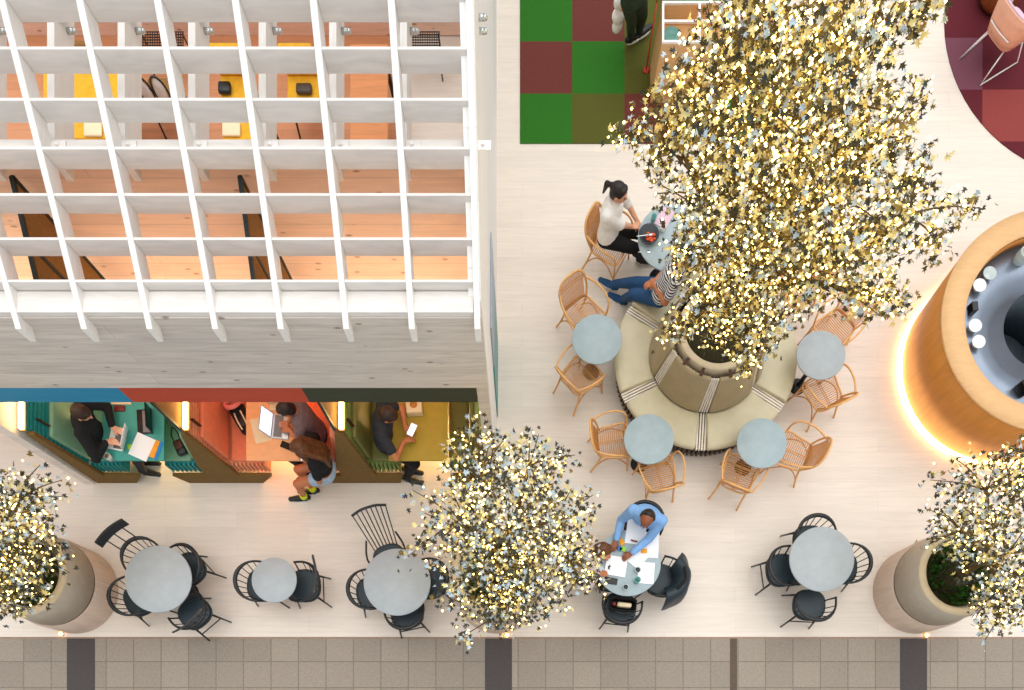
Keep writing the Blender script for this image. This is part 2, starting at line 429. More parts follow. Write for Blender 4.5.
# side wall with the rake of the roof
struct(MB().xprism([(YF + 0.122, 0), (12.5, 0), (12.5, 4.6), (6.1, roofz(6.1) - 0.02), (YF + 0.122, 3.50)], -0.435, -0.335, 'X').build('wall_right', 'sidewood'))
roof = thing('roof_lattice', 'open whitewashed timber roof grid of rafters and cross slats over the booths', 'roof', (0, 3.5, 3.3))
off = Vector((0, -3.5, -3.3))
for i in range(-1, 9):
    x = -0.366 - 0.538 * i if i >= 0 else None
    if x is None: continue
    y0, y1_ = 3.47, 6.1
    p = [(y0, roofz(y0) - 0.17), (y0, roofz(y0)), (y1_, roofz(y1_)), (y1_, roofz(y1_) - 0.17), (3.70, roofz(3.70) - 0.175)]
    if i == 0: p = [(y0, roofz(y0) - 0.17), (y0, roofz(y0)), (y1_, roofz(y1_)), (y1_, roofz(y1_) - 0.17)]
    mb = MB().xprism([(a - 3.5, b - 3.3) for a, b in p], x - 0.024, x + 0.024, 'X'); mb.build('rafter', 'whitewoodY', roof)
ang = math.atan(RS); Rs = Matrix.Rotation(0.0, 3, 'X')
for j in range(9):
    yc = 3.763 + 0.2428 * j
    mb = MB()
    for i in range(8):
        xa = -0.366 - 0.538 * (i + 1) + 0.026; xb_ = -0.366 - 0.538 * i - 0.026
        mb.box(((xa + xb_) / 2, yc - 3.5, roofz(yc) - 0.088 - 3.3), (xb_ - xa, 0.02, 0.172))
    mb.build('cross_slat', 'whitewood', roof)
for i in range(8):
    x = -0.366 - 0.538 * i
    jb = MB().box((x - 0.002, 5.6 - 3.5, 3.735 - 3.3), (0.055, 2.1, 0.23)).build('joist', 'whitewoodY', roof)
    mb = MB()
    for yy, zz in ((5.66, 3.80), (5.66, 3.70), (5.71, 3.75)):
        mb.bm.faces.ensure_lookup_table(); mb.tube([(x + 0.025, yy - 3.5, zz - 3.3), (x + 0.075, yy - 3.5, zz - 3.3)], 0.022, 10); mb.ell((x + 0.08, yy - 3.5, zz - 3.3), 0.02)
    mb.build('bolt_cluster', 'steelbolt', jb)
    mb = MB().box((x + 0.07, 4.605 - 3.5, 3.877 - 3.3), (0.12, 0.07, 0.006)); mb.tube([(x + 0.07, 4.605 - 3.5, 3.877 - 3.3), (x + 0.07, 4.605 - 3.5, 3.90 - 3.3)], 0.014, 8)
    mb.build('bolt_plate', 'whitewire', jb)
MB().box((-4.2, 4.61 - 3.5, 3.81 - 3.3), (7.5, 0.09, 0.12)).build('tie_beam', 'whitewood', roof)
MB().box((-0.39, 5.3 - 3.5, 3.3 - 3.3), (0.06, 1.9, 0.1)).build('end_plate', 'whitewood', roof)
# partitions between the booths, rising to the roof
for n, x in enumerate((-3.83, -2.10)):
    t = thing('partition', 'brown board partition with a dark steel frame between the %s booths' % ('teal and coral', 'coral and olive')[n], 'partition', (x, 3.62, 0), 0, 'booth partitions')
    MB().box((0, 0.5, 1.77), (0.024, 0.98, 0.70)).build('board', 'brownboard', t)
    MB().bar((0.0, 0.0, 1.42), (0.0, 0.0, 2.12), 0.03, 0.03, (1, 0, 0)).build('front_stile', 'darksteel', t)
    MB().bar((0.0, 0.015, 2.135), (0.0, 0.98, 2.135), 0.03, 0.03).build('top_rail', 'darksteel', t)
for n, x in enumerate((-4.08, -2.256)):
    t = thing('roof_brace', 'brown triangular brace panel with black steel edges under the roof grid, %s' % ('above the teal booth', 'above the coral booth')[n], 'brace', (x, 4.60, 2.15), 0, 'roof braces')
    sl = lambda y: 3.60 + 0.43 * (y - 4.60) - 2.15
    MB().xprism([(0.0, 0.0), (0.0, sl(4.60)), (-0.86, sl(3.74)), (-0.86, 0.30), (-0.6, 0.0)], -0.008, 0.008, 'X').build('board', 'brownboard', t)
    MB().bar((0, 0.0, sl(4.60)), (0, -0.86, sl(3.74)), 0.032, 0.032).build('top_rail', 'darksteel', t)
    MB().bar((0, 0.0, 0.0), (0, 0.0, sl(4.60)), 0.032, 0.032, (1, 0, 0)).build('rear_stile', 'darksteel', t)
    MB().bar((0, -0.40, 0.0), (0, -0.40, sl(4.20)), 0.032, 0.032, (1, 0, 0)).build('middle_stile', 'darksteel', t)

# ------------------------------------------------------------------ booths
def bench(label, side, xc, xs, m, sec_pad, rake, zt=1.40, group='booth benches'):
    """side=+1: back on the left, seat reaches from xc to xs; side=-1 mirrored. Slats run into the booth."""
    t = thing('booth_bench', label, 'bench', ((xc + xs) / 2, 4.0, 0), 0, group)
    ox = -(xc + xs) / 2
    y0, y1_ = -0.36, 0.56
    slat, pad = m + '_slat', m + '_pad'
    # slats of seat and back: bars along y, ends show at the front
    mb = MB(); n = max(4, int(abs(xs - xc) / 0.05))
    for i in range(n + 1):
        x = xc + (xs - xc) * i / n
        mb.box((x + ox, 0.1, 0.335), (0.026, y1_ - y0, 0.20))
    mb.build('seat_slats', slat, t)
    MB().box(((xc + xs) / 2 + ox, 0.11, 0.335), (abs(xs - xc) - 0.01, y1_ - y0 - 0.05, 0.19)).build('seat_box', slat, t)
    xt = xc - side * rake
    mb = MB(); nb = 17
    for i in range(1, nb + 1):
        z = 0.43 + (zt - 0.43) * i / nb; x = xc + (xt - xc) * (i / nb)
        mb.box((x + ox - side * 0.03, 0.1, z), (0.07, y1_ - y0, 0.034))
    mb.build('back_slats', slat, t)
    # pads
    MB().rounded((abs(xs - xc) - 0.05, 0.88, 0.05), 0.022, 3, ((xc + xs) / 2 + ox + side * 0.03, 0.12, 0.461)).build('seat_pad', sec_pad, t)
    f = lambda z: xc + (xt - xc) * ((z - 0.43) / (zt - 0.43)) + side * 0.03
    a, b = Vector((f(0.52) + ox, 0.11, 0.52)), Vector((f(1.12) + ox, 0.11, 1.12))
    d = (b - a); x = d.normalized(); y = Vector((0, 1, 0)); z = x.cross(y)
    MB().rounded((d.length, 0.87, 0.06), 0.025, 3, (a + b) / 2, Matrix((x, y, z)).transposed()).build('back_pad', pad, t)
    p = Vector((f(1.12) + ox, -0.20, 1.13)); q = Vector((xt + ox + side * 0.03, -0.20, 1.30))
    MB().bar(p, q, 0.04, 0.012, (0, 1, 0)).build('strap', 'strap', t)
    return t

def booth_base(label, pts):
    t = MB().xprism(pts, 3.585, 3.63, 'Y').build('base_panel', 'brownbase')
    return tag(t, label, 'panel', 'umber panels under the benches')

def led(label, x):
    t = thing('led_strip', label, 'light', (x, 3.93, 1.425), 0, 'led strips on the bench backs')
    MB().box((0, 0, 0.006), (0.075, 0.66, 0.012)).build('channel', 'brownboard', t)
    MB().rounded((0.055, 0.64, 0.03), 0.012, 2, (0, 0, 0.028)).build('diffuser', 'led', t)

def booth_table(label, x0, x1, m, dx):
    t = thing('booth_table', label, 'table', ((x0 + x1) / 2, 3.97, 0), 0, 'booth tables')
    MB().box((0, 0.09, 0.745), (x1 - x0, 1.0, 0.03)).build('tabletop', m, t, bevel=0.006)
    MB().box((dx, 0.28, 0.39), (0.10, 0.30, 0.68)).build('pedestal', 'brownbase', t, bevel=0.005)
    MB().box((dx, 0.28, 0.025), (0.20, 0.34, 0.05)).build('foot', 'brownbase', t, bevel=0.005)
    e = MB()
    for sx in (-1, 1): e.box((dx + sx * 0.06, 0.28, 0.25), (0.015, 0.28, 0.22))
    e.box((dx, 0.12, 0.25), (0.10, 0.015, 0.22))
    e.build('glow_light', 'led_foot', t)

bench('teal slatted bench with pale teal pads at the left end of the pavilion', 1, -5.47, -5.1, 'teal', 'teal_pad', 0.10)
bench('teal slatted bench holding the black bag, right side of the teal booth', -1, -4.12, -4.52, 'teal', 'teal_pad', 0.25)
bench('coral slatted bench with the black backpack on it', 1, -3.73, -3.27, 'orange', 'orange_pad', 0.07)
bench('coral slatted bench under the two people in the middle booth', -1, -2.30, -2.72, 'orange', 'orange_pad', 0.15)
bench('moss green slatted bench under the person in the charcoal tee', 1, -1.95, -1.58, 'olive', 'olive_pad', 0.07)
bench('empty moss green slatted bench at the right end of the olive booth', -1, -0.62, -0.92, 'olive', 'olive_pad', 0.10)
booth_base('umber end panel below the leftmost teal bench', [(-5.66, 0), (-5.14, 0), (-4.95, 0.23), (-5.44, 0.23), (-5.52, 1.36), (-5.60, 1.36)])
booth_base('umber panel below the benches between teal and coral booths', [(-4.43, 0), (-3.45, 0), (-3.25, 0.23), (-3.68, 0.23), (-3.80, 1.36), (-3.86, 1.36), (-4.08, 0.5), (-4.08, 0.23), (-4.54, 0.23)])
booth_base('umber panel below the benches between coral and olive booths', [(-2.76, 0), (-1.62, 0), (-1.55, 0.23), (-1.90, 0.23), (-2.02, 1.36), (-2.12, 1.36), (-2.34, 0.5), (-2.34, 0.23), (-2.74, 0.23)])
booth_base('umber panel below the bench at the pavilion corner', [(-0.90, 0), (-0.46, 0), (-0.46, 1.3), (-0.54, 1.3), (-0.60, 0.5), (-0.60, 0.23), (-0.93, 0.23)])
led('glowing led strip on top of the leftmost teal bench', -5.60)
led('glowing led strip on top of the coral bench back with the backpack', -3.765)
led('glowing led strip on top of the moss bench behind the person in charcoal', -2.02)
booth_table('teal booth table with laptops and folders', -5.13, -4.37, 'teal', 0.14)
booth_table('apricot booth table with the silver laptop', -3.37, -2.67, 'orange', -0.12)
booth_table('olive yellow booth table with the small cream lamp', -1.63, -0.906, 'olive', 0.14)
struct(MB().box((-5.76, 4.10, 1.06), (0.13, 1.06, 2.12)).build('wall_left', 'whitewood'))

# poster on the side wall
pt = thing('wall_poster', 'tall blue grey and teal panel on the pavilion side wall', 'panel', (-0.325, 4.95, 0.02))
MB().box((0, 0, 1.55), (0.014, 1.0, 0.7)).build('upper_print', 'grey_blue', pt)
MB().box((0, 0, 0.61), (0.014, 1.0, 1.18)).build('lower_print', 'teal_print', pt)

# ------------------------------------------------------------------ tables with pedestals
def pedestal(label, px, py, r, m, z=0.74, group='round grey cafe tables', cat='table'):
    p = W(px, py, z)
    t = thing('round_table', label, cat, (p.x, p.y, 0), random.random(), group)
    MB().lathe([(0, z - 0.028), (r - 0.014, z - 0.028), (r, z - 0.018), (r, z - 0.004), (r - 0.004, z), (0, z)], seg=48).build('tabletop', m, t)
    MB().tube([(0, 0, 0.02), (0, 0, z - 0.028)], 0.03, 14).build('column', 'black', t)
    MB().lathe([(0, 0), (r * 0.36, 0), (r * 0.36, 0.008), (0.06, 0.02), (0.035, 0.05), (0, 0.05)], seg=32).build('base_disc', 'black', t)
    return t
S74 = F / (H - 0.74)
pedestal('large grey round table with four black chairs beside the left planter', 158, 579, 33.5 / S74, 'greytop')
pedestal('smallest grey round table, between two black chairs', 274, 580, 22.5 / S74, 'greytop')
pedestal('large grey round table beside the tall comb-backed black chair', 397, 582, 33.5 / S74, 'greytop')
pedestal('round table covered with papers where the person in pale blue works', 628, 563, 33 / S74, 'bluetop')
pedestal('large bare grey round table with four black chairs near the right planter', 822, 559, 32.5 / S74, 'greytop')
S72 = F / (H - 0.72)
pedestal('pale round table left of the island bench, above two rattan chairs', 597, 339, 25 / S72, 'bluetop', 0.72, 'round tables around the island bench')
pedestal('pale round table at the lower left of the island bench', 649, 439, 25 / S72, 'bluetop', 0.72, 'round tables around the island bench')
pedestal('pale round table at the lower right of the island bench', 762, 443, 25 / S72, 'bluetop', 0.72, 'round tables around the island bench')
pedestal('grey round table right of the island bench, nearest the bar', 821, 355, 24.5 / S72, 'greytop', 0.72, 'round tables around the island bench')
pedestal('pale round table with the lunch bowl beside the person in the white blouse', 672, 238, 34 / S72, 'bluetop', 0.72, 'round tables around the island bench')

# ------------------------------------------------------------------ black spindle chairs (front = +x)
def windsor(kind):
    t = thing('spindle_chair', '', 'chair', (0, 0, 0), 0, 'black spindle chairs')
    oval = [(0.20 * math.copysign(abs(math.cos(a)) ** 0.8, math.cos(a)), 0.212 * math.copysign(abs(math.sin(a)) ** 0.8, math.sin(a))) for a in [2 * PI * k / 28 for k in range(28)]]
    MB().prism(oval, 0.40, 0.43).build('seat', 'black', t, bevel=0.01)
    MB().prism([(x * 0.93, y * 0.93) for x, y in oval], 0.43, 0.462).build('seat_cushion', 'navy', t, bevel=0.014)
    for sx in (-1, 1):
        for sy in (-1, 1):
            MB().tube([(sx * 0.13, sy * 0.135, 0.40), (sx * 0.21, sy * 0.19, 0.0)], [0.015, 0.010], 8).build('leg', 'black', t)
    MB().tube([(-0.168, -0.16, 0.2), (-0.168, 0.16, 0.2)], 0.008, 6).build('stretcher', 'black', t)
    def bow(a, r=0.245): return Vector((0.0 + r * math.cos(a) * 0.98, r * math.sin(a), 0.635 + 0.045 * max(0, -math.cos(a))))
    if kind != 'B':
        pts = [Vector((0.07, 0.242, 0.63))] + [bow(PI * 0.5 + PI * i / 16) for i in range(17)] + [Vector((0.07, -0.242, 0.63))]
        rad = [0.014] * 4 + [0.018, 0.021, 0.024] + [0.026] * 5 + [0.024, 0.021, 0.018] + [0.014] * 4
        MB().tube(pts, rad, 8).build('arm_bow', 'black', t)
        for i in range(9):
            a = PI * 0.56 + PI * 0.88 * i / 8
            p = bow(a); q = Vector((-0.01 + 0.165 * math.cos(a), 0.17 * math.sin(a), 0.43))
            MB().tube([q, p], 0.006, 6).build('spindle', 'black', t)
        for sy in (-1, 1): MB().tube([(0.06, sy * 0.17, 0.42), (0.06, sy * 0.242, 0.63)], 0.010, 6).build('arm_post', 'black', t)
    if kind == 'C':
        cr = [Vector((-0.24 - 0.05 * math.cos((i / 10 - 0.5) * 2.4), 0.215 * (i / 5 - 1), 0.97)) for i in range(11)]
        mb = MB()
        f0 = [mb.bm.verts.new(p + Vector((0.02, 0, -0.055))) for p in cr]; f1 = [mb.bm.verts.new(p + Vector((-0.015, 0, 0.05))) for p in cr]
        b0 = [mb.bm.verts.new(p + Vector((0.0, 0, -0.055))) for p in cr]; b1 = [mb.bm.verts.new(p + Vector((-0.038, 0, 0.05))) for p in cr]
        for i in range(10):
            mb.face([f0[i], f0[i + 1], f1[i + 1], f1[i]]); mb.face([b0[i + 1], b0[i], b1[i], b1[i + 1]])
            mb.face([f1[i], f1[i + 1], b1[i + 1], b1[i]]); mb.face([b0[i], b0[i + 1], f0[i + 1], f0[i]])
        mb.face([f0[0], f1[0], b1[0], b0[0]]); mb.face([f0[10], b0[10], b1[10], f1[10]])
        mb.build('crest_panel', 'black', t, bevel=0.005)
        for y in (-0.12, 0.0, 0.12): MB().tube([(-0.225, y, 0.68), (-0.287, y, 0.93)], 0.008, 6).build('spindle', 'black', t)
    if kind == 'B':
        MB().tube(catmull([(-0.43, -0.215, 1.02), (-0.46, -0.1, 1.03), (-0.465, 0, 1.033), (-0.46, 0.1, 1.03), (-0.43, 0.215, 1.02)], 4), 0.016, 8).build('crest_rail', 'black', t)
        for i in range(8):
            u = i / 3.5 - 1
            MB().tube([(-0.17 + 0.02 * abs(u), 0.145 * u, 0.43), (-0.462 + 0.025 * abs(u), 0.205 * u, 1.025)], 0.0075, 6).build('spindle', 'black', t)
        for sy in (-1, 1):
            MB().tube(catmull([(-0.245, sy * 0.19, 0.62), (-0.08, sy * 0.235, 0.64), (0.03, sy * 0.235, 0.635), (0.05, sy * 0.18, 0.42)], 5), 0.012, 8).build('arm', 'black', t)
    return t
proto = {}
def place_black(kind, px, py, target, label):      # (px, py): the outermost point of the chair's back rail
    a = W(px, py, 0.68 if kind != 'B' else 1.03); b = W(target[0], target[1], 0.74)
    d = xy(b - a).normalized(); p = a + d * (0.215 if kind != 'B' else 0.42); deg = math.degrees(math.atan2(d.y, d.x))
    if kind not in proto:
        o = proto[kind] = windsor(kind); o.location = (p.x, p.y, 0); o.rotation_euler = (0, 0, math.radians(deg)); o['label'] = label
    else: o = dup(proto[kind], (p.x, p.y, 0), math.radians(deg), label)
    return o
def aim(px, py, tx, ty): return math.degrees(math.atan2(-(ty - py), tx - px))
for kd, px, py, t, lb in (
    ('C', 129, 544, (158, 579), 'black chair with a curved crest panel, between the left planter and its table'),
    ('A', 192, 552, (158, 579), 'black spindle chair at the upper right of the table beside the left planter'),
    ('A', 112, 602, (158, 579), 'black spindle chair at the lower left of the table beside the left planter'),
    ('C', 196, 622, (158, 579), 'black chair with broad crest panel at the lower right of the leftmost table'),
    ('A', 237, 579, (274, 580), 'black spindle chair on the left side of the smallest grey table'),
    ('C', 316, 580, (274, 580), 'black chair on the right side of the smallest grey table'),
    ('B', 369, 511, (395, 584), 'black chair with a tall comb of spindles and straight crest rail'),
    ('A', 350, 591, (397, 582), 'black spindle chair left of the table beside the middle tree'),
    ('A', 407, 626, (397, 582), 'black chair below the table beside the middle tree'),
    ('A', 445, 574, (397, 582), 'black chair half hidden by the middle tree, right of its table'),
    ('A', 651, 505, (628, 563), 'black spindle chair the person in pale blue sits on'),
    ('A', 572, 564, (628, 563), 'black chair the person in beige sits on, beside the middle tree'),
    ('A', 621, 621, (628, 563), 'black chair with a bag on its seat, below the table of papers'),
    ('A', 682, 580, (628, 563), 'black chair with a dark coat hung over its back'),
    ('A', 817, 517, (822, 559), 'black spindle chair at the top of the rightmost grey table'),
    ('A', 869, 563, (822, 559), 'black spindle chair on the right of the rightmost grey table'),
    ('A', 772, 567, (822, 559), 'black spindle chair on the left of the rightmost grey table'),
    ('A', 817, 618, (822, 559), 'black spindle chair at the bottom of the rightmost grey table')):
    place_black(kd, px, py, t, lb)

# ------------------------------------------------------------------ rattan chairs (front = +x)
def rattan():
    t = thing('rattan_chair', '', 'chair', (0, 0, 0), 0, 'rattan armchairs')
    z = 0.42
    fr = catmull([(0.24, 0.24, z), (0.27, 0, z + 0.005), (0.24, -0.24, z), (0.0, -0.235, z - 0.01), (-0.20, -0.19, z - 0.015), (-0.23, 0, z - 0.015), (-0.20, 0.19, z - 0.015), (0.0, 0.235, z - 0.01)], 4, True)
    MB().tube(fr, 0.014, 8, True).build('seat_frame', 'rattan', t)
    mb = MB()
    for i in range(15):
        x = -0.19 + 0.43 * i / 14; hw = 0.195 + 0.04 * min(1, (x + 0.2) / 0.25)
        mb.tube([(x, -hw, z - 0.004), (x, 0, z - 0.016), (x, hw, z - 0.004)], 0.0075, 5)
    for y in (-0.015, 0.015): mb.tube([(-0.22, y, z - 0.022), (0.26, y, z - 0.008)], 0.006, 5)
    mb.build('seat_weave', 'rattan_dark', t)
    # back: arched frame leaning out, with canes
    arch = catmull([(-0.17, 0.20, z), (-0.23, 0.235, 0.56), (-0.30, 0.225, 0.70), (-0.345, 0.14, 0.785), (-0.355, 0, 0.80), (-0.345, -0.14, 0.785), (-0.30, -0.225, 0.70), (-0.23, -0.235, 0.56), (-0.17, -0.20, z)], 6)
    MB().tube(arch, 0.016, 8).build('back_frame', 'rattan', t)
    mb = MB()
    for i in range(21):
        u = i / 10 - 1
        ztop = 0.797 - 0.10 * abs(u) ** 3; xt = -0.353 + 0.05 * abs(u) ** 3
        mb.tube(catmull([(-0.20 + 0.02 * abs(u), 0.175 * u, z - 0.01), (-0.285, 0.20 * u, 0.6), (xt, 0.205 * u, ztop)], 4), 0.0065, 5)
    for zz, xx in ((0.66, -0.308), (0.70, -0.322)): mb.tube([(xx + 0.015, -0.215, zz), (xx, 0, zz), (xx + 0.015, 0.215, zz)], 0.006, 5)
    mb.build('back_weave', 'rattan_dark', t)
    for sy in (-1, 1):
        MB().tube(catmull([(-0.29, sy * 0.225, 0.66), (-0.12, sy * 0.30, 0.665), (0.08, sy * 0.325, 0.65), (0.20, sy * 0.30, 0.60), (0.235, sy * 0.265, 0.50), (0.235, sy * 0.245, z)], 6), 0.014, 8).build('arm', 'rattan', t)
        MB().tube(catmull([(0.235, sy * 0.245, z), (0.25, sy * 0.25, 0.2), (0.275, sy * 0.265, 0.0)], 4), 0.015, 8).build('leg', 'rattan', t)
        MB().tube(catmull([(-0.17, sy * 0.20, z), (-0.22, sy * 0.215, 0.2), (-0.29, sy * 0.235, 0.0)], 4), 0.015, 8).build('leg', 'rattan', t)
        MB().tube(catmull([(0.253, sy * 0.252, 0.16), (0.1, sy * 0.225, 0.32), (-0.03, sy * 0.22, 0.36), (-0.13, sy * 0.215, 0.3), (-0.235, sy * 0.218, 0.15)], 4), 0.009, 6).build('brace', 'rattan_dark', t)
    MB().tube([(0.252, -0.252, 0.18), (0.252, 0.252, 0.18)], 0.010, 6).build('stretcher', 'rattan', t)
    return t
rp = None
for px, py, deg, lb in (
    (609, 241, -28, 'rattan armchair the person in the white blouse sits on'),
    (583, 311, -52, 'empty rattan armchair directly above the pale table left of the island'),
    (580, 374, 42, 'empty rattan armchair below the pale table left of the island'),
    (612, 440, 6, 'empty rattan armchair on the left of the lower left island table'),
    (660, 474, 104, 'empty rattan armchair below the lower left island table'),
    (740, 474, 68, 'empty rattan armchair below the lower right island table'),
    (796, 451, 156, 'empty rattan armchair to the right of the lower right island table'),
    (826, 391, 118, 'empty rattan armchair below the table nearest the bar'),
    (838, 325, 222, 'empty rattan armchair above the table nearest the bar'),
    (803, 284, 200, 'rattan armchair mostly hidden under the big tree')):
    p = W(px, py, 0.43)
    if rp is None: rp = rattan(); rp.scale = (0.86, 0.86, 0.92); rp.location = (p.x, p.y, 0); rp.rotation_euler = (0, 0, math.radians(deg)); rp['label'] = lb
    else: dup(rp, (p.x, p.y, 0), math.radians(deg), lb)

# ------------------------------------------------------------------ island bench with the big planter
IC = W(706, 357, 0.43); IC.z = 0
isl = thing('island_bench', 'round sage leather island bench built around the big tree', 'bench', IC)
gaps = [math.radians(a) for a in (28, 88, 148, 206, 267, 327)]
mb = MB()
for i in range(110):
    a = 2 * PI * i / 110; mb.box((1.075 * math.cos(a), 1.075 * math.sin(a), 0.22), (0.05, 0.03, 0.32), a)
mb.build('slatted_skirt', 'slat_dark', isl)
MB().lathe([(0.53, 0.05), (1.06, 0.05), (1.06, 0.34), (0.53, 0.34)], seg=64, closed=True, cap=False).build('plinth', 'slat_dark', isl)
def rrect(r0, r1, z0, z1, b):
    out = []
    for cx, cz, a0 in ((r1 - b, z0 + b, -90), (r1 - b, z1 - b, 0), (r0 + b, z1 - b, 90), (r0 + b, z0 + b, 180)):
        for k in range(4):
            a = math.radians(a0 + 30 * k); out.append((cx + b * math.cos(a), cz + b * math.sin(a)))
    return out
for i in range(6):
    a0, a1 = gaps[i], gaps[(i + 1) % 6]
    if a1 < a0: a1 += 2 * PI
    g = 0.065
    MB().sector(rrect(0.70, 1.165, 0.345, 0.445, 0.04), a0 + g, a1 - g, n=20).build('seat_cushion', 'leather', isl, bevel=0.02)
    sec = [(0.655, 0.44), (0.70, 0.43), (0.725, 0.46), (0.60, 0.955), (0.57, 0.975), (0.54, 0.955)]
    bc = MB().sector(sec, a0 + 0.09, a1 - 0.09, n=20).build('back_cushion', 'leather_back', isl, bevel=0.015)
    for f in (0.30, 0.70):
        a = a0 + (a1 - a0) * f; ca, sa = math.cos(a), math.sin(a)
        MB().bar((0.585 * ca, 0.585 * sa, 0.978), (0.50 * ca, 0.50 * sa, 1.005), 0.035, 0.012).build('strap', 'strap', bc)
    # pale slats showing in the gap, over seat and back
    mb = MB()
    for k in (-1.5, -0.5, 0.5, 1.5):
        R = Matrix.Rotation(a0, 3, 'Z'); o = Vector((0, k * 0.034, 0))
        mb.bar(R @ (Vector((0.70, 0, 0.385)) + o), R @ (Vector((1.165, 0, 0.385)) + o), 0.02, 0.03)
        mb.bar(R @ (Vector((0.69, 0, 0.42)) + o * 0.9), R @ (Vector((0.565, 0, 0.95)) + o * 0.75), 0.02, 0.02, R @ Vector((1, 0, 0)))
    mb.build('gap_slats', 'slat_pale', isl)
mb = MB()
for i in range(90):
    a = 2 * PI * i / 90; ca, sa = math.cos(a), math.sin(a)
    mb.bar((0.66 * ca, 0.66 * sa, 0.40), (0.535 * ca, 0.535 * sa, 0.945), 0.022, 0.02, (ca, sa, 0))
mb.build('slatted_back', 'slat_dark', isl)
pl = thing('island_planter', 'stone planter drum holding the big tree inside the island bench', 'planter', IC)
MB().lathe([(0.44, 0.0), (0.485, 0.0), (0.485, 0.985), (0.475, 1.0), (0.41, 1.0), (0.40, 0.985), (0.40, 0.88), (0.44, 0.84)], seg=64, closed=True, cap=False).build('drum', 'planter_rim', pl)
MB().lathe([(0.0, 0.90), (0.2, 0.905), (0.398, 0.89), (0.398, 0.80), (0, 0.80)], seg=40).build('soil', 'soil', pl)

# ------------------------------------------------------------------ small planters
def planter(label, cx, cy, green=True):
    p = W(cx, cy, 0)
    t = thing('round_planter', label, 'planter', p, 0, 'round planters along the paving edge')
    MB().lathe([(0.0, 0.0), (0.567, 0.0), (0.572, 0.02), (0.572, 0.455), (0.55, 0.46), (0.0, 0.46)], seg=64).build('timber_base', 'planter_base', t)
    MB().lathe([(0.545, 0.46), (0.548, 0.47), (0.545, 0.48), (0.53, 0.485), (0, 0.485)], seg=64).build('dark_joint', 'slat_dark', t)  # dark ring between timber base and stone drum
    MB().lathe([(0.0, 0.485), (0.55, 0.485), (0.52, 0.93), (0.51, 0.945), (0.43, 0.945), (0.42, 0.93), (0.40, 0.86), (0, 0.86)], seg=64).build('stone_drum', 'planter', t)
    MB().lathe([(0.425, 0.935), (0.515, 0.935), (0.512, 0.952), (0.428, 0.952)], seg=64, closed=True, cap=False).build('rim', 'planter_rim', t)
    MB().lathe([(0.0, 0.875), (0.39, 0.868), (0.39, 0.862), (0, 0.862)], seg=40).build('soil', 'soil', t)
    mb = MB()
    for i in range(320):
        a = random.random() * 2 * PI; r = 0.12 + 0.24 * math.sqrt(random.random()); b = Vector((r * math.cos(a), r * math.sin(a), 0.87))
        d = Vector((math.cos(a) * 0.5 + random.uniform(-.5, .5), math.sin(a) * 0.5 + random.uniform(-.5, .5), 1.2)).normalized(); sd = d.cross(Vector((random.uniform(-1, 1), random.uniform(-1, 1), 0.1))).normalized()
        L = random.uniform(0.08, 0.17)
        if (b + d * L).xy.length > 0.40: continue
        v = [mb.bm.verts.new(b), mb.bm.verts.new(b + d * L * .5 + sd * 0.022), mb.bm.verts.new(b + d * L), mb.bm.verts.new(b + d * L * .5 - sd * 0.022)]
        mb.face(v)
    o = mb.build('groundcover', 'fern', t, fix=False); o['kind'] = 'stuff'
    return t
PLN = [(76, 591), (498, 591), (915.5, 591)]
planter('round stone planter holding the tree cut off by the left picture edge', *PLN[0])
planter('round stone planter hidden under the middle tree', *PLN[1])
planter('round stone planter in front of the curved bar', *PLN[2])
for (cx, cy), lb in zip(((62, 634), (507, 635.5), (926, 635.5)), ('left planter', 'middle planter', 'right planter')):
    p = W(cx, cy, 0); t = thing('floor_uplight', 'small glowing floor uplight in front of the ' + lb, 'light', p, 0, 'floor uplights')
    MB().lathe([(0, 0), (0.028, 0), (0.028, 0.01), (0.026, 0.014), (0, 0.014)], seg=20).build('housing', 'bronze', t)
    MB().lathe([(0.0, 0.015), (0.026, 0.015), (0.022, 0.03), (0, 0.034)], seg=20).build('lens', 'spot', t)

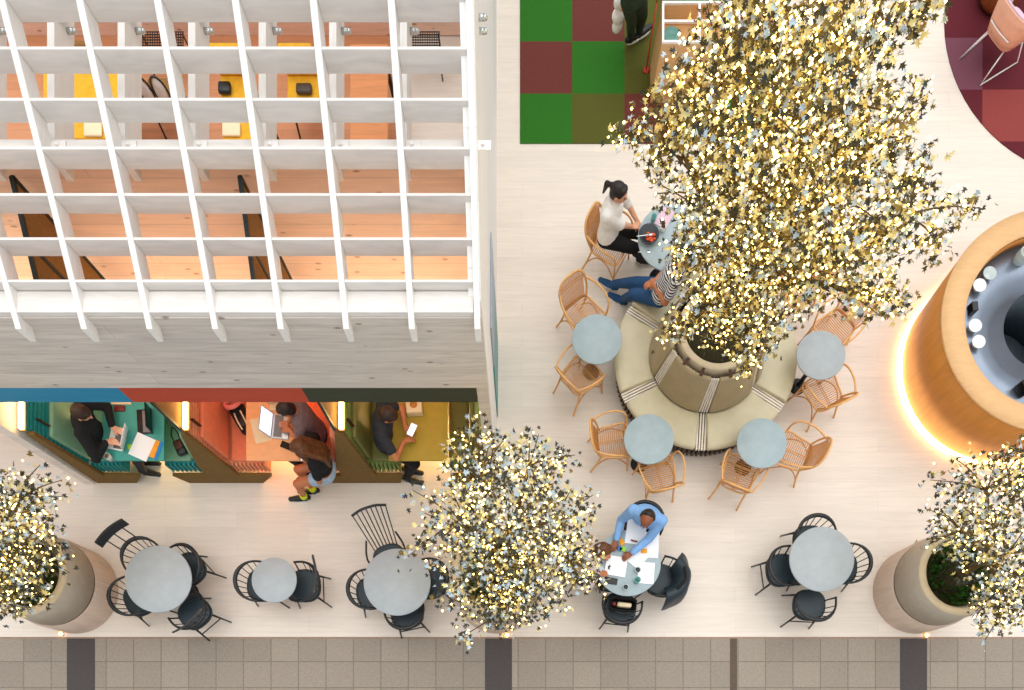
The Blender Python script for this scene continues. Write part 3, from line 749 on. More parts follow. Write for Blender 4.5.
# ------------------------------------------------------------------ trees with fairy lights
LEAF = [(0, 0), (0.10, 0.12), (0.48, 0.24), (0.16, 0.42), (0.33, 0.76), (0.08, 0.64), (0, 1.0)]
def leafy(label, light_label, trunk_xy, z0, blobs, nleaf, nbulb, leaf=0.075, trunk_r=0.05, twigs=(), seed=1, mix=(0.28, 0.18, 0.24, 0.07, 0.23)):
    rnd = random.Random(seed)
    base_ = Vector((trunk_xy[0], trunk_xy[1], z0))
    t = thing('tree', label, 'tree', base_, 0, 'trees wrapped in fairy lights')
    bl = []
    for px, py, r, h, hz in blobs:
        c = W(px, py, h); bl.append((c - base_, r * (H - h) / F, hz))
    # trunk and branches
    mb = MB(); cen = sum((b[0] * b[1] for b in bl), Vector()) / sum(b[1] for b in bl)
    fork = Vector((cen.x * 0.35, cen.y * 0.35, max(0.45, min(b[0].z for b in bl) * 0.7)))
    mb.tube(catmull([(0, 0, 0), fork * 0.5 + Vector((0.02, -0.02, 0)), fork], 5), [trunk_r * (1 - 0.035 * i) for i in range(11)], 10)
    tips = []
    for c, r, hz in bl:
        mid = fork.lerp(c, 0.55) + Vector((rnd.uniform(-.08, .08), rnd.uniform(-.08, .08), 0.06))
        pts = catmull([fork * 0.92, mid, c], 5)
        mb.tube(pts, [trunk_r * 0.62 * (1 - 0.07 * i) for i in range(len(pts))], 7)
        for q in range(7):
            d = Vector((rnd.gauss(0, 1), rnd.gauss(0, 1), rnd.gauss(0, 1))).normalized()
            e = c + Vector((d.x * r * 0.92, d.y * r * 0.92, d.z * hz * 0.9)); a = pts[rnd.randint(5, len(pts) - 1)]
            mb.tube(catmull([a, a.lerp(e, .5) + Vector((0, 0, .03)), e], 3), [0.010, 0.009, 0.008, 0.007, 0.006, 0.005, 0.004][:7], 5); tips.append(e)
    for tw in twigs:
        e = W(tw[0], tw[1], tw[2]) - base_
        a = min((b[0] for b in bl), key=lambda p: (p - e).length)
        mb.tube(catmull([a, a.lerp(e, .5) + Vector((0, 0, .05)), e], 4), [0.011, 0.010, 0.009, 0.008, 0.007, 0.006, 0.005, 0.004, 0.004], 5); tips.append(e)
    mb.build('trunk', 'bark', t)
    wts = [r ** 2 for _, r, _ in bl]
    tw_e = [W(*tw[:3]) - base_ for tw in twigs]
    def sample(bulb=False):
        if tw_e and rnd.random() < 0.009 * len(tw_e) ** 0.9:
            e = rnd.choice(tw_e); a = min((b[0] for b in bl), key=lambda p: (p - e).length); f = rnd.uniform(0.45, 1.02)
            sp = 0.07 * (1.4 - f)+0.03
            return a.lerp(e, f) + Vector((rnd.gauss(0, sp), rnd.gauss(0, sp), rnd.gauss(0, sp)))
        c, r, hz = rnd.choices(bl, wts)[0]
        d = Vector((rnd.gauss(0, 1), rnd.gauss(0, 1), rnd.gauss(0, 1))).normalized()
        f = rnd.random() ** 0.42 * (1.0 if rnd.random() < .86 else rnd.uniform(1.0, 1.16))
        return c + Vector((d.x * r * f, d.y * r * f, d.z * hz * f))
    lm = MB()
    zs = []
    for i in range(nleaf):
        p = sample()
        d = Vector((rnd.gauss(0, 1), rnd.gauss(0, 1), rnd.gauss(0, 0.6))).normalized()
        n = Vector((rnd.gauss(0, 1.1), rnd.gauss(0, 1.1), 1)); n = (n - d * n.dot(d)).normalized(); sd = d.cross(n)
        L = leaf * rnd.uniform(0.65, 1.2); fold = rnd.uniform(0.05, 0.35)
        lm.mi = rnd.choices((0, 1, 2, 3, 4), mix)[0]
        mid = [lm.bm.verts.new(p), lm.bm.verts.new(p + d * L * 0.55 - n * L * 0.03), lm.bm.verts.new(p + d * L - n * L * 0.10)]
        for sg in (-1, 1):
            e = [lm.bm.verts.new(p + d * (y * L) + sd * (sg * x * L) + n * (fold * x * L)) for x, y in LEAF[1:6]]
            lm.face([mid[0]] + e + [mid[2], mid[1]])
    lm.build('foliage', ['leaf_a', 'leaf_b', 'leaf_c', 'leaf_d', 'leaf_e'], t, fix=False)
    fl = MB()
    pts = []
    for i in range(nbulb):
        p = sample() + Vector((0, 0, 0.015)); pts.append(p)
        r = 0.0118 * rnd.uniform(0.8, 1.25)
        v = [fl.bm.verts.new(p + Vector(q) * r) for q in ((1, 0, 0), (0, 1, 0), (-1, 0, 0), (0, -1, 0), (0, 0, 1.3), (0, 0, -1.3))]
        for a, b in ((0, 1), (1, 2), (2, 3), (3, 0)): fl.face([v[a], v[b], v[4]], True); fl.face([v[b], v[a], v[5]], True)
    f = fl.build('fairy_lights', 'bulb', None, base_, fix=False)
    tag(f, light_label, 'fairy lights', 'fairy lights in the trees', 'stuff')
    return t

big = [(735, 22, 42, 4.0, .36), (780, 28, 68, 4.2, .45), (840, 22, 66, 4.2, .45), (895, 8, 38, 4.0, .3), (700, 85, 44, 3.7, .4), (668, 120, 32, 3.5, .3), (755, 105, 76, 3.9, .5), (835, 105, 66, 3.8, .45), (875, 140, 40, 3.6, .3),
       (695, 180, 42, 3.2, .4), (770, 190, 82, 3.4, .5), (850, 195, 68, 3.4, .45), (905, 215, 36, 3.3, .25), (712, 250, 44, 2.8, .4), (775, 260, 66, 2.9, .45), (850, 262, 50, 3.0, .35), (712, 308, 38, 2.3, .32), (752, 318, 46, 2.3, .35), (870, 295, 28, 2.8, .2)]
leafy('big tree with a wide gold-lit and silver crown growing from the island bench', 'warm fairy lights strung through the big island tree', (IC.x, IC.y), 0.925, big, 12500, 2600,
      leaf=0.064, trunk_r=0.085, seed=3, mix=(0.29, 0.25, 0.16, 0.18, 0.12), twigs=((978, 208, 3.3), (940, 250, 3.1), (618, 140, 3.4), (655, 165, 3.2), (905, 305, 2.9), (935, 8, 4.1), (925, 95, 3.7), (663, 335, 2.2), (745, 372, 2.1), (920, 160, 3.5), (672, 250, 2.9)))
tp = [W(*p, 0) for p in PLN]
leafy('tree cut off by the left picture edge, in the leftmost planter', 'warm fairy lights in the leftmost tree', (tp[0].x, tp[0].y), 0.90,
      [(20, 500, 34, 1.9, .3), (-15, 530, 60, 2.0, .4), (25, 545, 40, 1.8, .35), (20, 585, 32, 1.6, .28), (-10, 590, 40, 1.6, .3)], 2200, 420, leaf=0.066, seed=5, twigs=((68, 497, 1.9), (70, 573, 1.6), (40, 465, 2.1), (62, 480, 1.9)))
leafy('tree standing in the middle planter between the black cafe tables', 'warm fairy lights in the middle tree', (tp[1].x, tp[1].y), 0.90,
      [(480, 470, 42, 2.3, .35), (530, 465, 36, 2.3, .3), (460, 520, 40, 2.1, .35), (515, 525, 62, 2.2, .45), (560, 520, 36, 2.1, .3), (480, 575, 52, 2.0, .4), (535, 580, 48, 2.0, .4), (575, 560, 30, 1.9, .25), (505, 612, 24, 1.8, .25)], 4400, 760, leaf=0.066, seed=8,
      twigs=((412, 490, 2.0), (420, 547, 1.9), (575, 455, 2.2), (600, 590, 1.8), (478, 415, 2.4), (593, 495, 2.1), (458, 640, 1.7), (410, 555, 1.9)))
leafy('tree cut off by the right picture edge, in front of the curved bar', 'warm fairy lights in the rightmost tree', (tp[2].x, tp[2].y), 0.90,
      [(985, 490, 40, 2.0, .35), (1020, 470, 34, 2.1, .3), (960, 530, 32, 1.8, .3), (1010, 550, 55, 1.9, .4), (1000, 605, 30, 1.6, .28), (1040, 600, 40, 1.7, .3)], 2600, 500, leaf=0.066, seed=9, twigs=((930, 480, 1.9), (928, 545, 1.7), (985, 640, 1.5), (950, 455, 2.0), (930, 510, 1.8)))

# ------------------------------------------------------------------ the curved bar
BC = Vector((6.276, 5.09, 0))
bar = thing('round_bar', 'round caramel oak bar counter glowing at its foot', 'bar counter', BC)
MB().lathe([(1.225, 0.07), (1.248, 0.07), (1.33, 1.02), (1.30, 1.02)], seg=96, closed=True, cap=False).build('drum', 'caramel', bar)
MB().lathe([(1.055, 1.0), (1.33, 1.02), (1.335, 1.035), (1.33, 1.05), (1.06, 1.05), (1.05, 1.04)], seg=96, closed=True, cap=False).build('counter_top', 'caramel_top', bar)
MB().lathe([(1.04, 0.86), (1.06, 0.86), (1.06, 1.0), (1.04, 1.0)], seg=96, closed=True, cap=False).build('upstand', 'caramel', bar)
MB().lathe([(0.48, 0.84), (1.20, 0.84), (1.20, 0.875), (0.48, 0.875)], seg=96, closed=True, cap=False).build('steel_worktop', 'steel', bar)
MB().lathe([(0.50, 0.0), (0.53, 0.0), (0.53, 0.84), (0.50, 0.84)], seg=64, closed=True, cap=False).build('inner_wall', 'blackwell', bar)
MB().lathe([(0.0, 0.0), (0.5, 0.0), (0.5, 0.01), (0, 0.01)], seg=48).build('well_floor', 'blackwell', bar)
MB().lathe([(1.12, 0.0), (1.16, 0.0), (1.16, 0.07), (1.12, 0.07)], seg=96, closed=True, cap=False).build('toe_kick', 'darksteel', bar)
MB().lathe([(1.205, 0.018), (1.256, 0.018), (1.256, 0.045), (1.205, 0.045)], seg=96, closed=True, cap=False).build('led_ring', 'led_bar', bar)
def on(px, py, h): return W(px, py, h)
def plate_stack(label, px, py, m='ceramic', r=0.085, n=5):
    t = thing('plate_stack', label, 'plates', on(px, py, 0.876), 0, 'plates on the bar worktop')
    for i in range(n):
        z = i * 0.012
        MB().lathe([(0, z + 0.001), (r * 0.6, z + 0.001), (r, z + 0.008), (r, z + 0.012), (r * 0.6, z + 0.006), (0, z + 0.006)], seg=28).build('plate', m, t)
def plate(label, px, py, m, r=0.08, z=0.876):
    return tag(MB().lathe([(0, 0), (r * 0.55, 0), (r * 0.62, 0.012), (r * 0.9, 0.06), (r, 0.07), (r * 0.96, 0.07), (r * 0.6, 0.02), (0, 0.015)], seg=28).build('bowl', m, None, on(px, py, z)), label, 'bowl', 'bowls on the bar worktop')
plate('grey glass bowl on the bar worktop, above the white ones', 986, 277, 'glass')
plate('white bowl on the bar worktop, just below the grey glass one', 976, 289, 'ceramic')
plate('white bowl on the bar worktop, below the black tin', 971.5, 329, 'ceramic')
plate('lowest white bowl on the bar worktop', 975, 345, 'ceramic')
t = thing('tin', 'black and gold tin between the white bowls on the bar', 'tin', on(970, 311, 0.876), 0.1)
MB().box((0, 0, 0.05), (0.07, 0.11, 0.10)).build('body', 'phone', t, bevel=0.006)
MB().box((0.036, 0.01, 0.05), (0.004, 0.06, 0.08)).build('badge', 'yellow', t)
t = thing('glass_jar', 'ribbed clear glass jar on the bar worktop at the picture edge', 'jar', on(1019, 260, 0.876))
MB().lathe([(0, 0), (0.075, 0), (0.085, 0.06), (0.08, 0.14), (0.06, 0.16), (0.05, 0.16), (0.07, 0.13), (0.072, 0.02), (0, 0.015)], seg=16, smooth=False).build('body', 'glass', t)
MB().lathe([(0, 0.16), (0.062, 0.16), (0.06, 0.18), (0.012, 0.185), (0.012, 0.2), (0, 0.2)], seg=20).build('lid', 'steelbolt', t)
t = thing('coffee_grinder', 'black coffee grinder on the lower edge of the bar worktop', 'grinder', on(1020, 391, 0.876), 0.5)
MB().rounded((0.13, 0.16, 0.16), 0.02, 2, (0, 0, 0.08)).build('body', 'phone', t)
MB().lathe([(0, 0.16), (0.05, 0.16), (0.07, 0.22), (0.065, 0.22), (0.045, 0.165), (0, 0.165)], seg=20).build('hopper', 'glass', t)

# ------------------------------------------------------------------ pink chair, rust pouf, crate, pole
pc = thing('tub_chair', 'pink leather tub chair with lilac seat on white wire legs', 'chair', (6.23, 9.25, 0.012), math.radians(37)); pc.scale = (1.1, 1.1, 1.05)
def sq(a, hx, hy, e=0.55):
    c, t = math.cos(a), math.sin(a)
    return Vector((hx * math.copysign(abs(c) ** e, c), hy * math.copysign(abs(t) ** e, t), 0))
def shell(name, m, g, zb, zoff):
    mb = MB(); n = 40; out = []; inn = []
    for i in range(n + 1):
        a = math.radians(62 + 236 * i / n); zt = 0.55 + 0.14 * min(1, max(0, -math.cos(a)) * 1.5) + zoff
        ro, ri = [], []
        for k in range(5):
            f = k / 4; z = zb + (zt - zb) * f; hx = 0.185 + 0.075 * f ** 0.7; hy = 0.20 + 0.075 * f ** 0.7
            ro.append(mb.bm.verts.new(sq(a, hx + g, hy + g) + Vector((0, 0, z)))); ri.append(mb.bm.verts.new(sq(a, hx + g - 0.018, hy + g - 0.018) + Vector((0, 0, z))))
        out.append(ro); inn.append(ri)
    for i in range(n):
        for k in range(4):
            mb.face([out[i][k], out[i + 1][k], out[i + 1][k + 1], out[i][k + 1]], True); mb.face([inn[i][k + 1], inn[i + 1][k + 1], inn[i + 1][k], inn[i][k]], True)
        mb.face([out[i][4], out[i + 1][4], inn[i + 1][4], inn[i][4]], True); mb.face([out[i + 1][0], out[i][0], inn[i][0], inn[i + 1][0]], True)
    for e in (0, n):
        for k in range(4): mb.face([out[e][k], out[e][k + 1], inn[e][k + 1], inn[e][k]])
    return mb.build(name, m, pc)
shell('shell', 'pink', 0.0, 0.30, 0.0)
shell('lining', 'lilac', -0.0195, 0.33, 0.008)
MB().prism([tuple(sq(2 * PI * k / 40, 0.185, 0.20))[:2] for k in range(40)], 0.285, 0.32).build('seat_pan', 'pink', pc, bevel=0.012)
MB().prism([tuple(sq(2 * PI * k / 40, 0.150, 0.160))[:2] for k in range(40)], 0.325, 0.43).build('seat_cushion', 'lilac', pc, bevel=0.03)
for sy in (-1, 1):
    MB().tube([(-0.13, sy * 0.15, 0.285), (-0.31, sy * 0.20, 0.01), (0.22, sy * 0.25, 0.01), (0.14, sy * 0.16, 0.285)], 0.009, 8).build('sled_leg', 'whitewire', pc)
MB().tube([(-0.215, -0.16, 0.44), (-0.225, -0.15, 0.44), (-0.235, 0, 0.44), (-0.225, 0.15, 0.44), (-0.215, 0.16, 0.44)], 0.008, 8).build('back_wire', 'whitewire', pc)
p = W(1013, -2, 0.5)
t = thing('round_pouf', 'rust velvet round pouf at the top right corner of the photo', 'pouf', (p.x + 0.12, p.y + 0.50, 0.012))
MB().lathe([(0, 0.03), (0.23, 0.03), (0.27, 0.10), (0.28, 0.28), (0.26, 0.42), (0.20, 0.46), (0, 0.47)], seg=36).build('cushion', 'rust', t)
MB().lathe([(0, 0), (0.2, 0), (0.2, 0.03), (0, 0.03)], seg=28).build('foot', 'black', t)

cp = W(650, 104, 0)
cr = thing('shelving_crate', 'open topped oak shelving crate with white rims beside the green carpet', 'shelf', (cp.x, cp.y, 0.012), 0)
cw, cd, ch = 0.95, 0.50, 0.75
MB().box((0.012, cd / 2, ch / 2), (0.024, cd, ch)).build('side_panel', 'caramel_top', cr)
MB().box((cw - 0.012, cd / 2, ch / 2), (0.024, cd, ch)).build('side_panel', 'caramel_top', cr)
MB().box((cw / 2, 0.012, ch / 2), (cw - 0.05, 0.024, ch)).build('front_panel', 'caramel_top', cr)
MB().box((cw / 2, cd - 0.012, ch / 2), (cw - 0.05, 0.024, ch)).build('back_panel', 'caramel_top', cr)
MB().box((cw / 2, cd / 2, ch - 0.24), (cw - 0.05, cd - 0.05, 0.02)).build('inner_shelf', 'caramel_top', cr)
for y in (0.012, cd * 0.52, cd - 0.012): MB().box((cw / 2, y, ch + 0.012), (cw, 0.026, 0.024)).build('white_rim', 'whitewire', cr)
for x in (0.012, cw * 0.48, cw - 0.012): MB().box((x, cd / 2, ch + 0.010), (0.026, cd - 0.03, 0.024)).build('white_rim', 'whitewire', cr)
t = thing('dish', 'pale green glass dish on the shelf of the oak crate', 'dish', (cp.x + 0.16, cp.y + 0.33, ch - 0.212), 0)
MB().lathe([(0, 0), (0.06, 0), (0.10, 0.03), (0.095, 0.033), (0.055, 0.008), (0, 0.008)], seg=24).build('bowl', 'teal_glass', t)
a, b = W(648, 72, 0.012), W(653, 0, 0.7)
t = thing('floor_pole', 'thin orange pole standing on the green carpet beside the crate', 'pole', a + Vector((-0.025, 0.02, 0)))
MB().tube([(0, 0, 0.02), (0.02, 0.22, 0.62)], 0.011, 8).build('lower_tube', 'band_red', t)
MB().tube([(0.02, 0.22, 0.62), (0.05, 0.42, 1.15)], 0.013, 8).build('upper_tube', 'caramel', t)
MB().lathe([(0, 0), (0.045, 0), (0.045, 0.012), (0.02, 0.025), (0, 0.025)], seg=20).build('foot', 'band_red', t)

# ------------------------------------------------------------------ communal area behind the pavilion wall
struct(MB().box((-4.3, 9.0, 0.006), (5.6, 3.6, 0.012)).build('floor_platform', 'amber_floor'))
def long_table(label, x, y, w, d, m, z=0.74):
    t = thing('long_table', label, 'table', (x, y, 0.012), 0, 'long tables behind the pavilion')
    MB().box((0, 0, z - 0.02), (w, d, 0.04)).build('tabletop', m, t, bevel=0.006)
    for sx in (-1, 1):
        for sy in (-1, 1): MB().bar((sx * (w / 2 - .06), sy * (d / 2 - .06), z - 0.04), (sx * (w / 2 - .04), sy * (d / 2 - .04), 0), 0.045, 0.045, (1, 0, 0)).build('leg', 'black', t)
    return t
long_table('lamp-lit yellow long table under the roof grid, left part', -5.3, 8.0, 1.1, 1.0, 'yellow')  # amber table made bright yellow, lamp light put into its colour
long_table('small yellow topped table under the roof grid, middle', -3.35, 7.62, 0.62, 0.34, 'yellow')
long_table('amber long table under the roof grid, right part', -1.87, 8.0, 0.46, 1.3, 'amber')
bk = thing('low_screen', 'long brown timber screen at the far side of the space under the roof grid', 'screen', (-3.9, 9.57, 0.012))
MB().box((0, 0, 0.5), (6.6, 0.06, 1.0)).build('panel', 'pinkwood', bk)
MB().box((0, 0, 1.02), (6.6, 0.10, 0.04)).build('cap', 'amber', bk)
for px, lb in ((162, 'left'), (418, 'right')):
    p = W(px, 42, 0.40); t = thing('mesh_bench', 'low black mesh bench before the brown screen, on the %s' % lb, 'bench', (p.x, p.y, 0.012), 0, 'black mesh benches')
    mb = MB()
    for i in range(19): mb.box((-0.27 + 0.03 * i, 0, 0.39), (0.008, 0.24, 0.008))
    for i in range(8): mb.box((0, -0.12 + 0.034 * i, 0.398), (0.56, 0.008, 0.008))
    mb.build('mesh', 'black', t)
    for sx in (-1, 1):
        for sy in (-1, 1): MB().tube([(sx * .26, sy * .1, 0.39), (sx * .27, sy * .11, 0)], 0.01, 6).build('leg', 'black', t)
def lounge(label, px, py, m, two=False):
    p = W(px, py, 0.6); t = thing('lounge_chair', label, 'chair', (p.x, p.y + 0.1, 0.012), 0, 'chairs behind the pavilion')
    MB().rounded((0.42, 0.42, 0.09), 0.03, 2, (0, 0, 0.42)).build('seat', m, t)
    if two:
        for sx in (-1, 1):
            MB().ell((sx * 0.095, -0.20, 0.70), (0.075, 0.02, 0.17), Matrix.Rotation(sx * 0.12, 3, 'Y')).build('backrest', 'silver', t)
            MB().tube([(sx * 0.095 + 0.085 * math.cos(2 * PI * k / 24), -0.20, 0.70 + 0.18 * math.sin(2 * PI * k / 24)) for k in range(24)], 0.012, 6, True).build('back_frame', 'black', t)
    else:
        MB().rounded((0.42, 0.07, 0.36), 0.03, 2, (0, 0.20, 0.64)).build('backrest', m, t)
    for sx in (-1, 1):
        for sy in (-1, 1): MB().tube([(sx * .16, sy * .16, 0.38), (sx * .19, sy * .19, 0)], 0.013, 6).build('leg', 'black', t)
lounge('chair with two pale oval back pads glimpsed through the roof grid', 158, 92, 'brownboard', True)
lounge('yellow lounge chair with a black jacket on it, seen through the roof grid', 232, 88, 'yellow')
lounge('yellow lounge chair with a dark bag on it, seen through the roof grid', 300, 88, 'yellow')
lounge('brown lounge chair glimpsed through the roof grid beside the left lamp-lit yellow table', 92, 86, 'brownboard')
for px, py, w, d, m, lb in ((226, 91, .16, .14, 'black', 'black folded jacket on the left yellow lounge chair'), (305, 92, .2, .12, 'slat_dark', 'dark bag on the right yellow lounge chair')):
    p = W(px, py, 0.48); tag(MB().rounded((w, d, 0.06), 0.025, 2).build('jacket' if m == 'black' else 'bag', m, None, p + Vector((0, 0, 0.04))), lb, 'jacket' if m == 'black' else 'bag')
for px, py, m, lb, h in ((94, 131, 'cream', 'cream paper pad on the left lamp-lit yellow table under the roof grid', .754), (232, 131, 'cream', 'cream paper pad on the small yellow table under the roof grid', .754)):
    p = W(px, py, h); tag(MB().rounded((0.22, 0.16, 0.03), 0.012, 2).build('blanket' if m == 'lavender' else 'paper_pad', m, None, p + Vector((0, 0, 0.018))), lb, 'blanket' if m == 'lavender' else 'paper')


# ------------------------------------------------------------------ people
def ik(a, t, l1, l2, pole):
    a, t = Vector(a), Vector(t); d = t - a; L = d.length
    if L > (l1 + l2) * 0.995: t = a + d.normalized() * (l1 + l2) * 0.995; d = t - a; L = d.length
    L = max(L, abs(l1 - l2) + 0.02)
    x = (l1 * l1 - l2 * l2 + L * L) / (2 * L); h = math.sqrt(max(0, l1 * l1 - x * x))
    dn = d.normalized(); p = Vector(pole); p = p - dn * p.dot(dn)
    p = p.normalized() if p.length > 1e-5 else dn.orthogonal()
    return a + dn * x + p * h, t

def remesh(mb, name, mats, parent, voxel, smooth=3, loc=None, factor=0.5):
    o = mb.build(name + '_raw', mats, None, fix=False)
    r = o.modifiers.new('r', 'REMESH'); r.mode = 'VOXEL'; r.voxel_size = voxel; r.use_smooth_shade = True
    s = o.modifiers.new('s', 'SMOOTH'); s.factor = factor; s.iterations = smooth
    dg = bpy.context.evaluated_depsgraph_get(); me = bpy.data.meshes.new_from_object(o.evaluated_get(dg)); me.name = name
    old = o.data; bpy.data.objects.remove(o); bpy.data.meshes.remove(old)
    me.materials.clear()
    for m in (mats if isinstance(mats, (list, tuple)) else [mats]): me.materials.append(M[m])
    n = bpy.data.objects.new(name, me); C.objects.link(n)
    for p in me.polygons: p.use_smooth = True
    if parent: n.parent = parent
    if loc is not None: n.location = loc
    return n

def person(label, px, py, hip_h, deg, lean=10, side=0, twist=0, head=(15, 0), hands=None, feet=None, skin='skin', hair='hair_dark', style='short',
           top='black_cloth', sleeve='long', legs='long', bottom='char_cloth', shoe='black', poles=None, female=False, sc_=1.0, curl=0.9, sock=None, knees=None):
    loc = W(px, py, hip_h); loc.z = 0
    Mi = (Matrix.Translation(loc) @ Matrix.Rotation(math.radians(deg), 4, 'Z')).inverted()
    L = lambda v: Mi @ Vector(v)
    Hc = Vector((0, 0, hip_h))
    R = Matrix.Rotation(math.radians(twist), 3, 'Z') @ Matrix.Rotation(math.radians(lean), 3, 'Y') @ Matrix.Rotation(math.radians(side), 3, 'X')
    wd_ = 0.90 if female else 1.0
    prof = [(-0.02, .115, .168 if not female else .175), (0.08, .108, .150), (0.18, .100, .138 if not female else .122), (0.28, .108, .150), (0.36, .112, .165 * wd_), (0.43, .098, .170 * wd_), (0.475, .075, .145 * wd_)]
    prof = [(z * sc_, a * sc_, b * sc_) for z, a, b in prof]
    # a torso bends progressively: the lean grows with height
    def tp(z, x=0.0, y=0.0):
        f = min(1, max(0, z / 0.45)); Rz = Matrix.Rotation(math.radians(twist * f), 3, 'Z') @ Matrix.Rotation(math.radians(lean * (0.55 + 0.45 * f)), 3, 'Y') @ Matrix.Rotation(math.radians(side * (0.5 + 0.5 * f)), 3, 'X')
        return Hc + Rz @ Vector((x, y, z)), Rz
    def torso(mb, g, z0=-9, z1=9):
        n = 22
        for i in range(n + 1):
            z = prof[0][0] + (prof[-1][0] - prof[0][0]) * i / n
            if z < z0 or z > z1: continue
            for (a, b) in zip(prof, prof[1:]):
                if a[0] <= z <= b[0] + 1e-6:
                    f = (z - a[0]) / (b[0] - a[0]); rx, ry = a[1] + (b[1] - a[1]) * f, a[2] + (b[2] - a[2]) * f; break
            c, Rz = tp(z); mb.ell(c, (rx + g, ry + g, 0.06 + g), Rz, 16, 9)
    sh = {}
    for s, y in (('l', 1), ('r', -1)): sh[s] = tp(0.445 * sc_, 0.0, y * 0.178 * sc_ * wd_)[0]
    nb = tp(0.47 * sc_, 0.0)[0]
    Rt = tp(0.45)[1]
    Rh = Matrix.Rotation(math.radians(twist + head[1]), 3, 'Z') @ Matrix.Rotation(math.radians(head[0]), 3, 'Y')
    neck_top = nb + (Rt @ Vector((0.015, 0, 0.085))) * sc_
    hc = neck_top + Rh @ Vector((0.022, 0, 0.085)) * sc_
    arms = {}
    for s, y in (('l', 1), ('r', -1)):
        tgt, fd = hands[s]; tgt = L(tgt)
        pole = Vector((poles or {}).get(s, (-0.35, y * 0.9, -0.7)))
        el, wr = ik(sh[s], tgt, 0.285 * sc_, 0.25 * sc_, pole); arms[s] = (el, wr, fd)
    lg = {}
    for s, y in (('l', 1), ('r', -1)):
        hip = Hc + Vector((0.0, y * 0.085 * sc_, -0.01)); an = L(feet[s]); an.z = max(an.z, 0.0) + 0.085
        kp = Vector((knees or {}).get(s, (0.8, y * 0.12, 0.7)))
        kn, an2 = ik(hip, an, 0.425 * sc_, 0.415 * sc_, kp); lg[s] = (hip, kn, an2)
    fdir = Vector((1, 0, 0))
    # body: one continuous surface
    mb = MB(); torso(mb, 0)
    mb.limb(tp(0.44 * sc_)[0], neck_top, 0.062 * sc_, 0.052 * sc_); mb.limb(neck_top, hc + Rh @ Vector((-0.02, 0, -0.03)), 0.052 * sc_, 0.055 * sc_)
    mb.ell(hc, (0.097, 0.076, 0.098), Rh); mb.ell(hc + Rh @ Vector((0.030, 0, -0.055)), (0.062, 0.058, 0.066), Rh); mb.ell(hc + Rh @ Vector((0.055, 0, -0.098)), (0.026, 0.028, 0.02), Rh)
    mb.limb(hc + Rh @ Vector((0.088, 0, 0.0)), hc + Rh @ Vector((0.108, 0, -0.036)), 0.009, 0.014)
    mb.ell(hc + Rh @ Vector((0.086, 0, 0.018)), (0.012, 0.045, 0.010), Rh)
    for y in (-1, 1): mb.ell(hc + Rh @ Vector((-0.002, y * 0.079, -0.012)), (0.020, 0.011, 0.032), Rh)
    for s, y in (('l', 1), ('r', -1)):
        el, wr, fd = arms[s]
        mb.limb(tp(0.43 * sc_, 0, y * 0.11 * sc_)[0], sh[s], 0.068 * sc_, 0.060 * sc_); mb.limb(sh[s], el, 0.054 * sc_, 0.041 * sc_); mb.limb(el, wr, 0.041 * sc_, 0.027 * sc_)
        d = (L(Vector(fd)) - L(Vector((0, 0, 0)))) if fd is not None else (wr - el)
        d = d.normalized(); dn = Vector((0, 0, -1)); up = -(dn - d * dn.dot(d)); up = up.normalized() if up.length > 1e-3 else Vector((1, 0, 0))
        sd = d.cross(up)                                  # right of the hand
        inn = -sd if s == 'l' else sd                     # placeholder, thumb on the inner side
        inn = sd if s == 'l' else -sd
        for k in range(4):                                # palm
            q = (k - 1.5) * 0.019
            mb.limb(wr + sd * q * 0.6, wr + d * 0.085 + sd * q, 0.0135, 0.0115, 8)
        for k, fl in enumerate((0.068, 0.078, 0.072, 0.056) if s == 'l' else (0.056, 0.072, 0.078, 0.068)):
            q = (k - 1.5) * 0.0205; a = wr + d * 0.085 + sd * q
            b = a + (d * math.cos(curl * .5) - up * math.sin(curl * .5)) * fl * 0.5; c = b + (d * math.cos(curl * 1.3) - up * math.sin(curl * 1.3)) * fl * 0.5
            mb.limb(a, b, 0.0095, 0.0088, 8); mb.limb(b, c, 0.0088, 0.0075, 8)
        a = wr + d * 0.03 + inn * 0.026 - up * 0.004; b = a + (d * 0.65 + inn * 0.6 - up * 0.25).normalized() * 0.04; c = b + (d * 0.9 + inn * 0.12 - up * 0.35).normalized() * 0.032
        mb.limb(a, b, 0.0125, 0.0105, 8); mb.limb(b, c, 0.0100, 0.0080, 8)
    for s in 'lr':
        hip, kn, an = lg[s]
        mb.limb(hip, kn, 0.080 * sc_, 0.055 * sc_); mid = kn.lerp(an, 0.32) + (kn - hip).normalized() * -0.012
        mb.limb(kn, mid, 0.053 * sc_, 0.055 * sc_); mb.limb(mid, an, 0.053 * sc_, 0.036 * sc_)
        fd2 = (kn - hip); fd2.z = 0; fd2 = (fd2.normalized() + Vector((0.4, 0, 0))).normalized() if fd2.length > 0.05 else fdir
        mb.limb(an - Vector((0, 0, 0.035)), an + fd2 * 0.14 - Vector((0, 0, 0.055)), 0.036, 0.026)
        lg[s] = (hip, kn, an, fd2, mid)
    body = remesh(mb, 'person', skin, None, 0.0085, 2, loc)
    body.rotation_euler = (0, 0, math.radians(deg)); tag(body, label, 'person')
    # clothes
    mb = MB(); torso(mb, 0.019, 0.11 if legs == 'shorts' else 0.02)
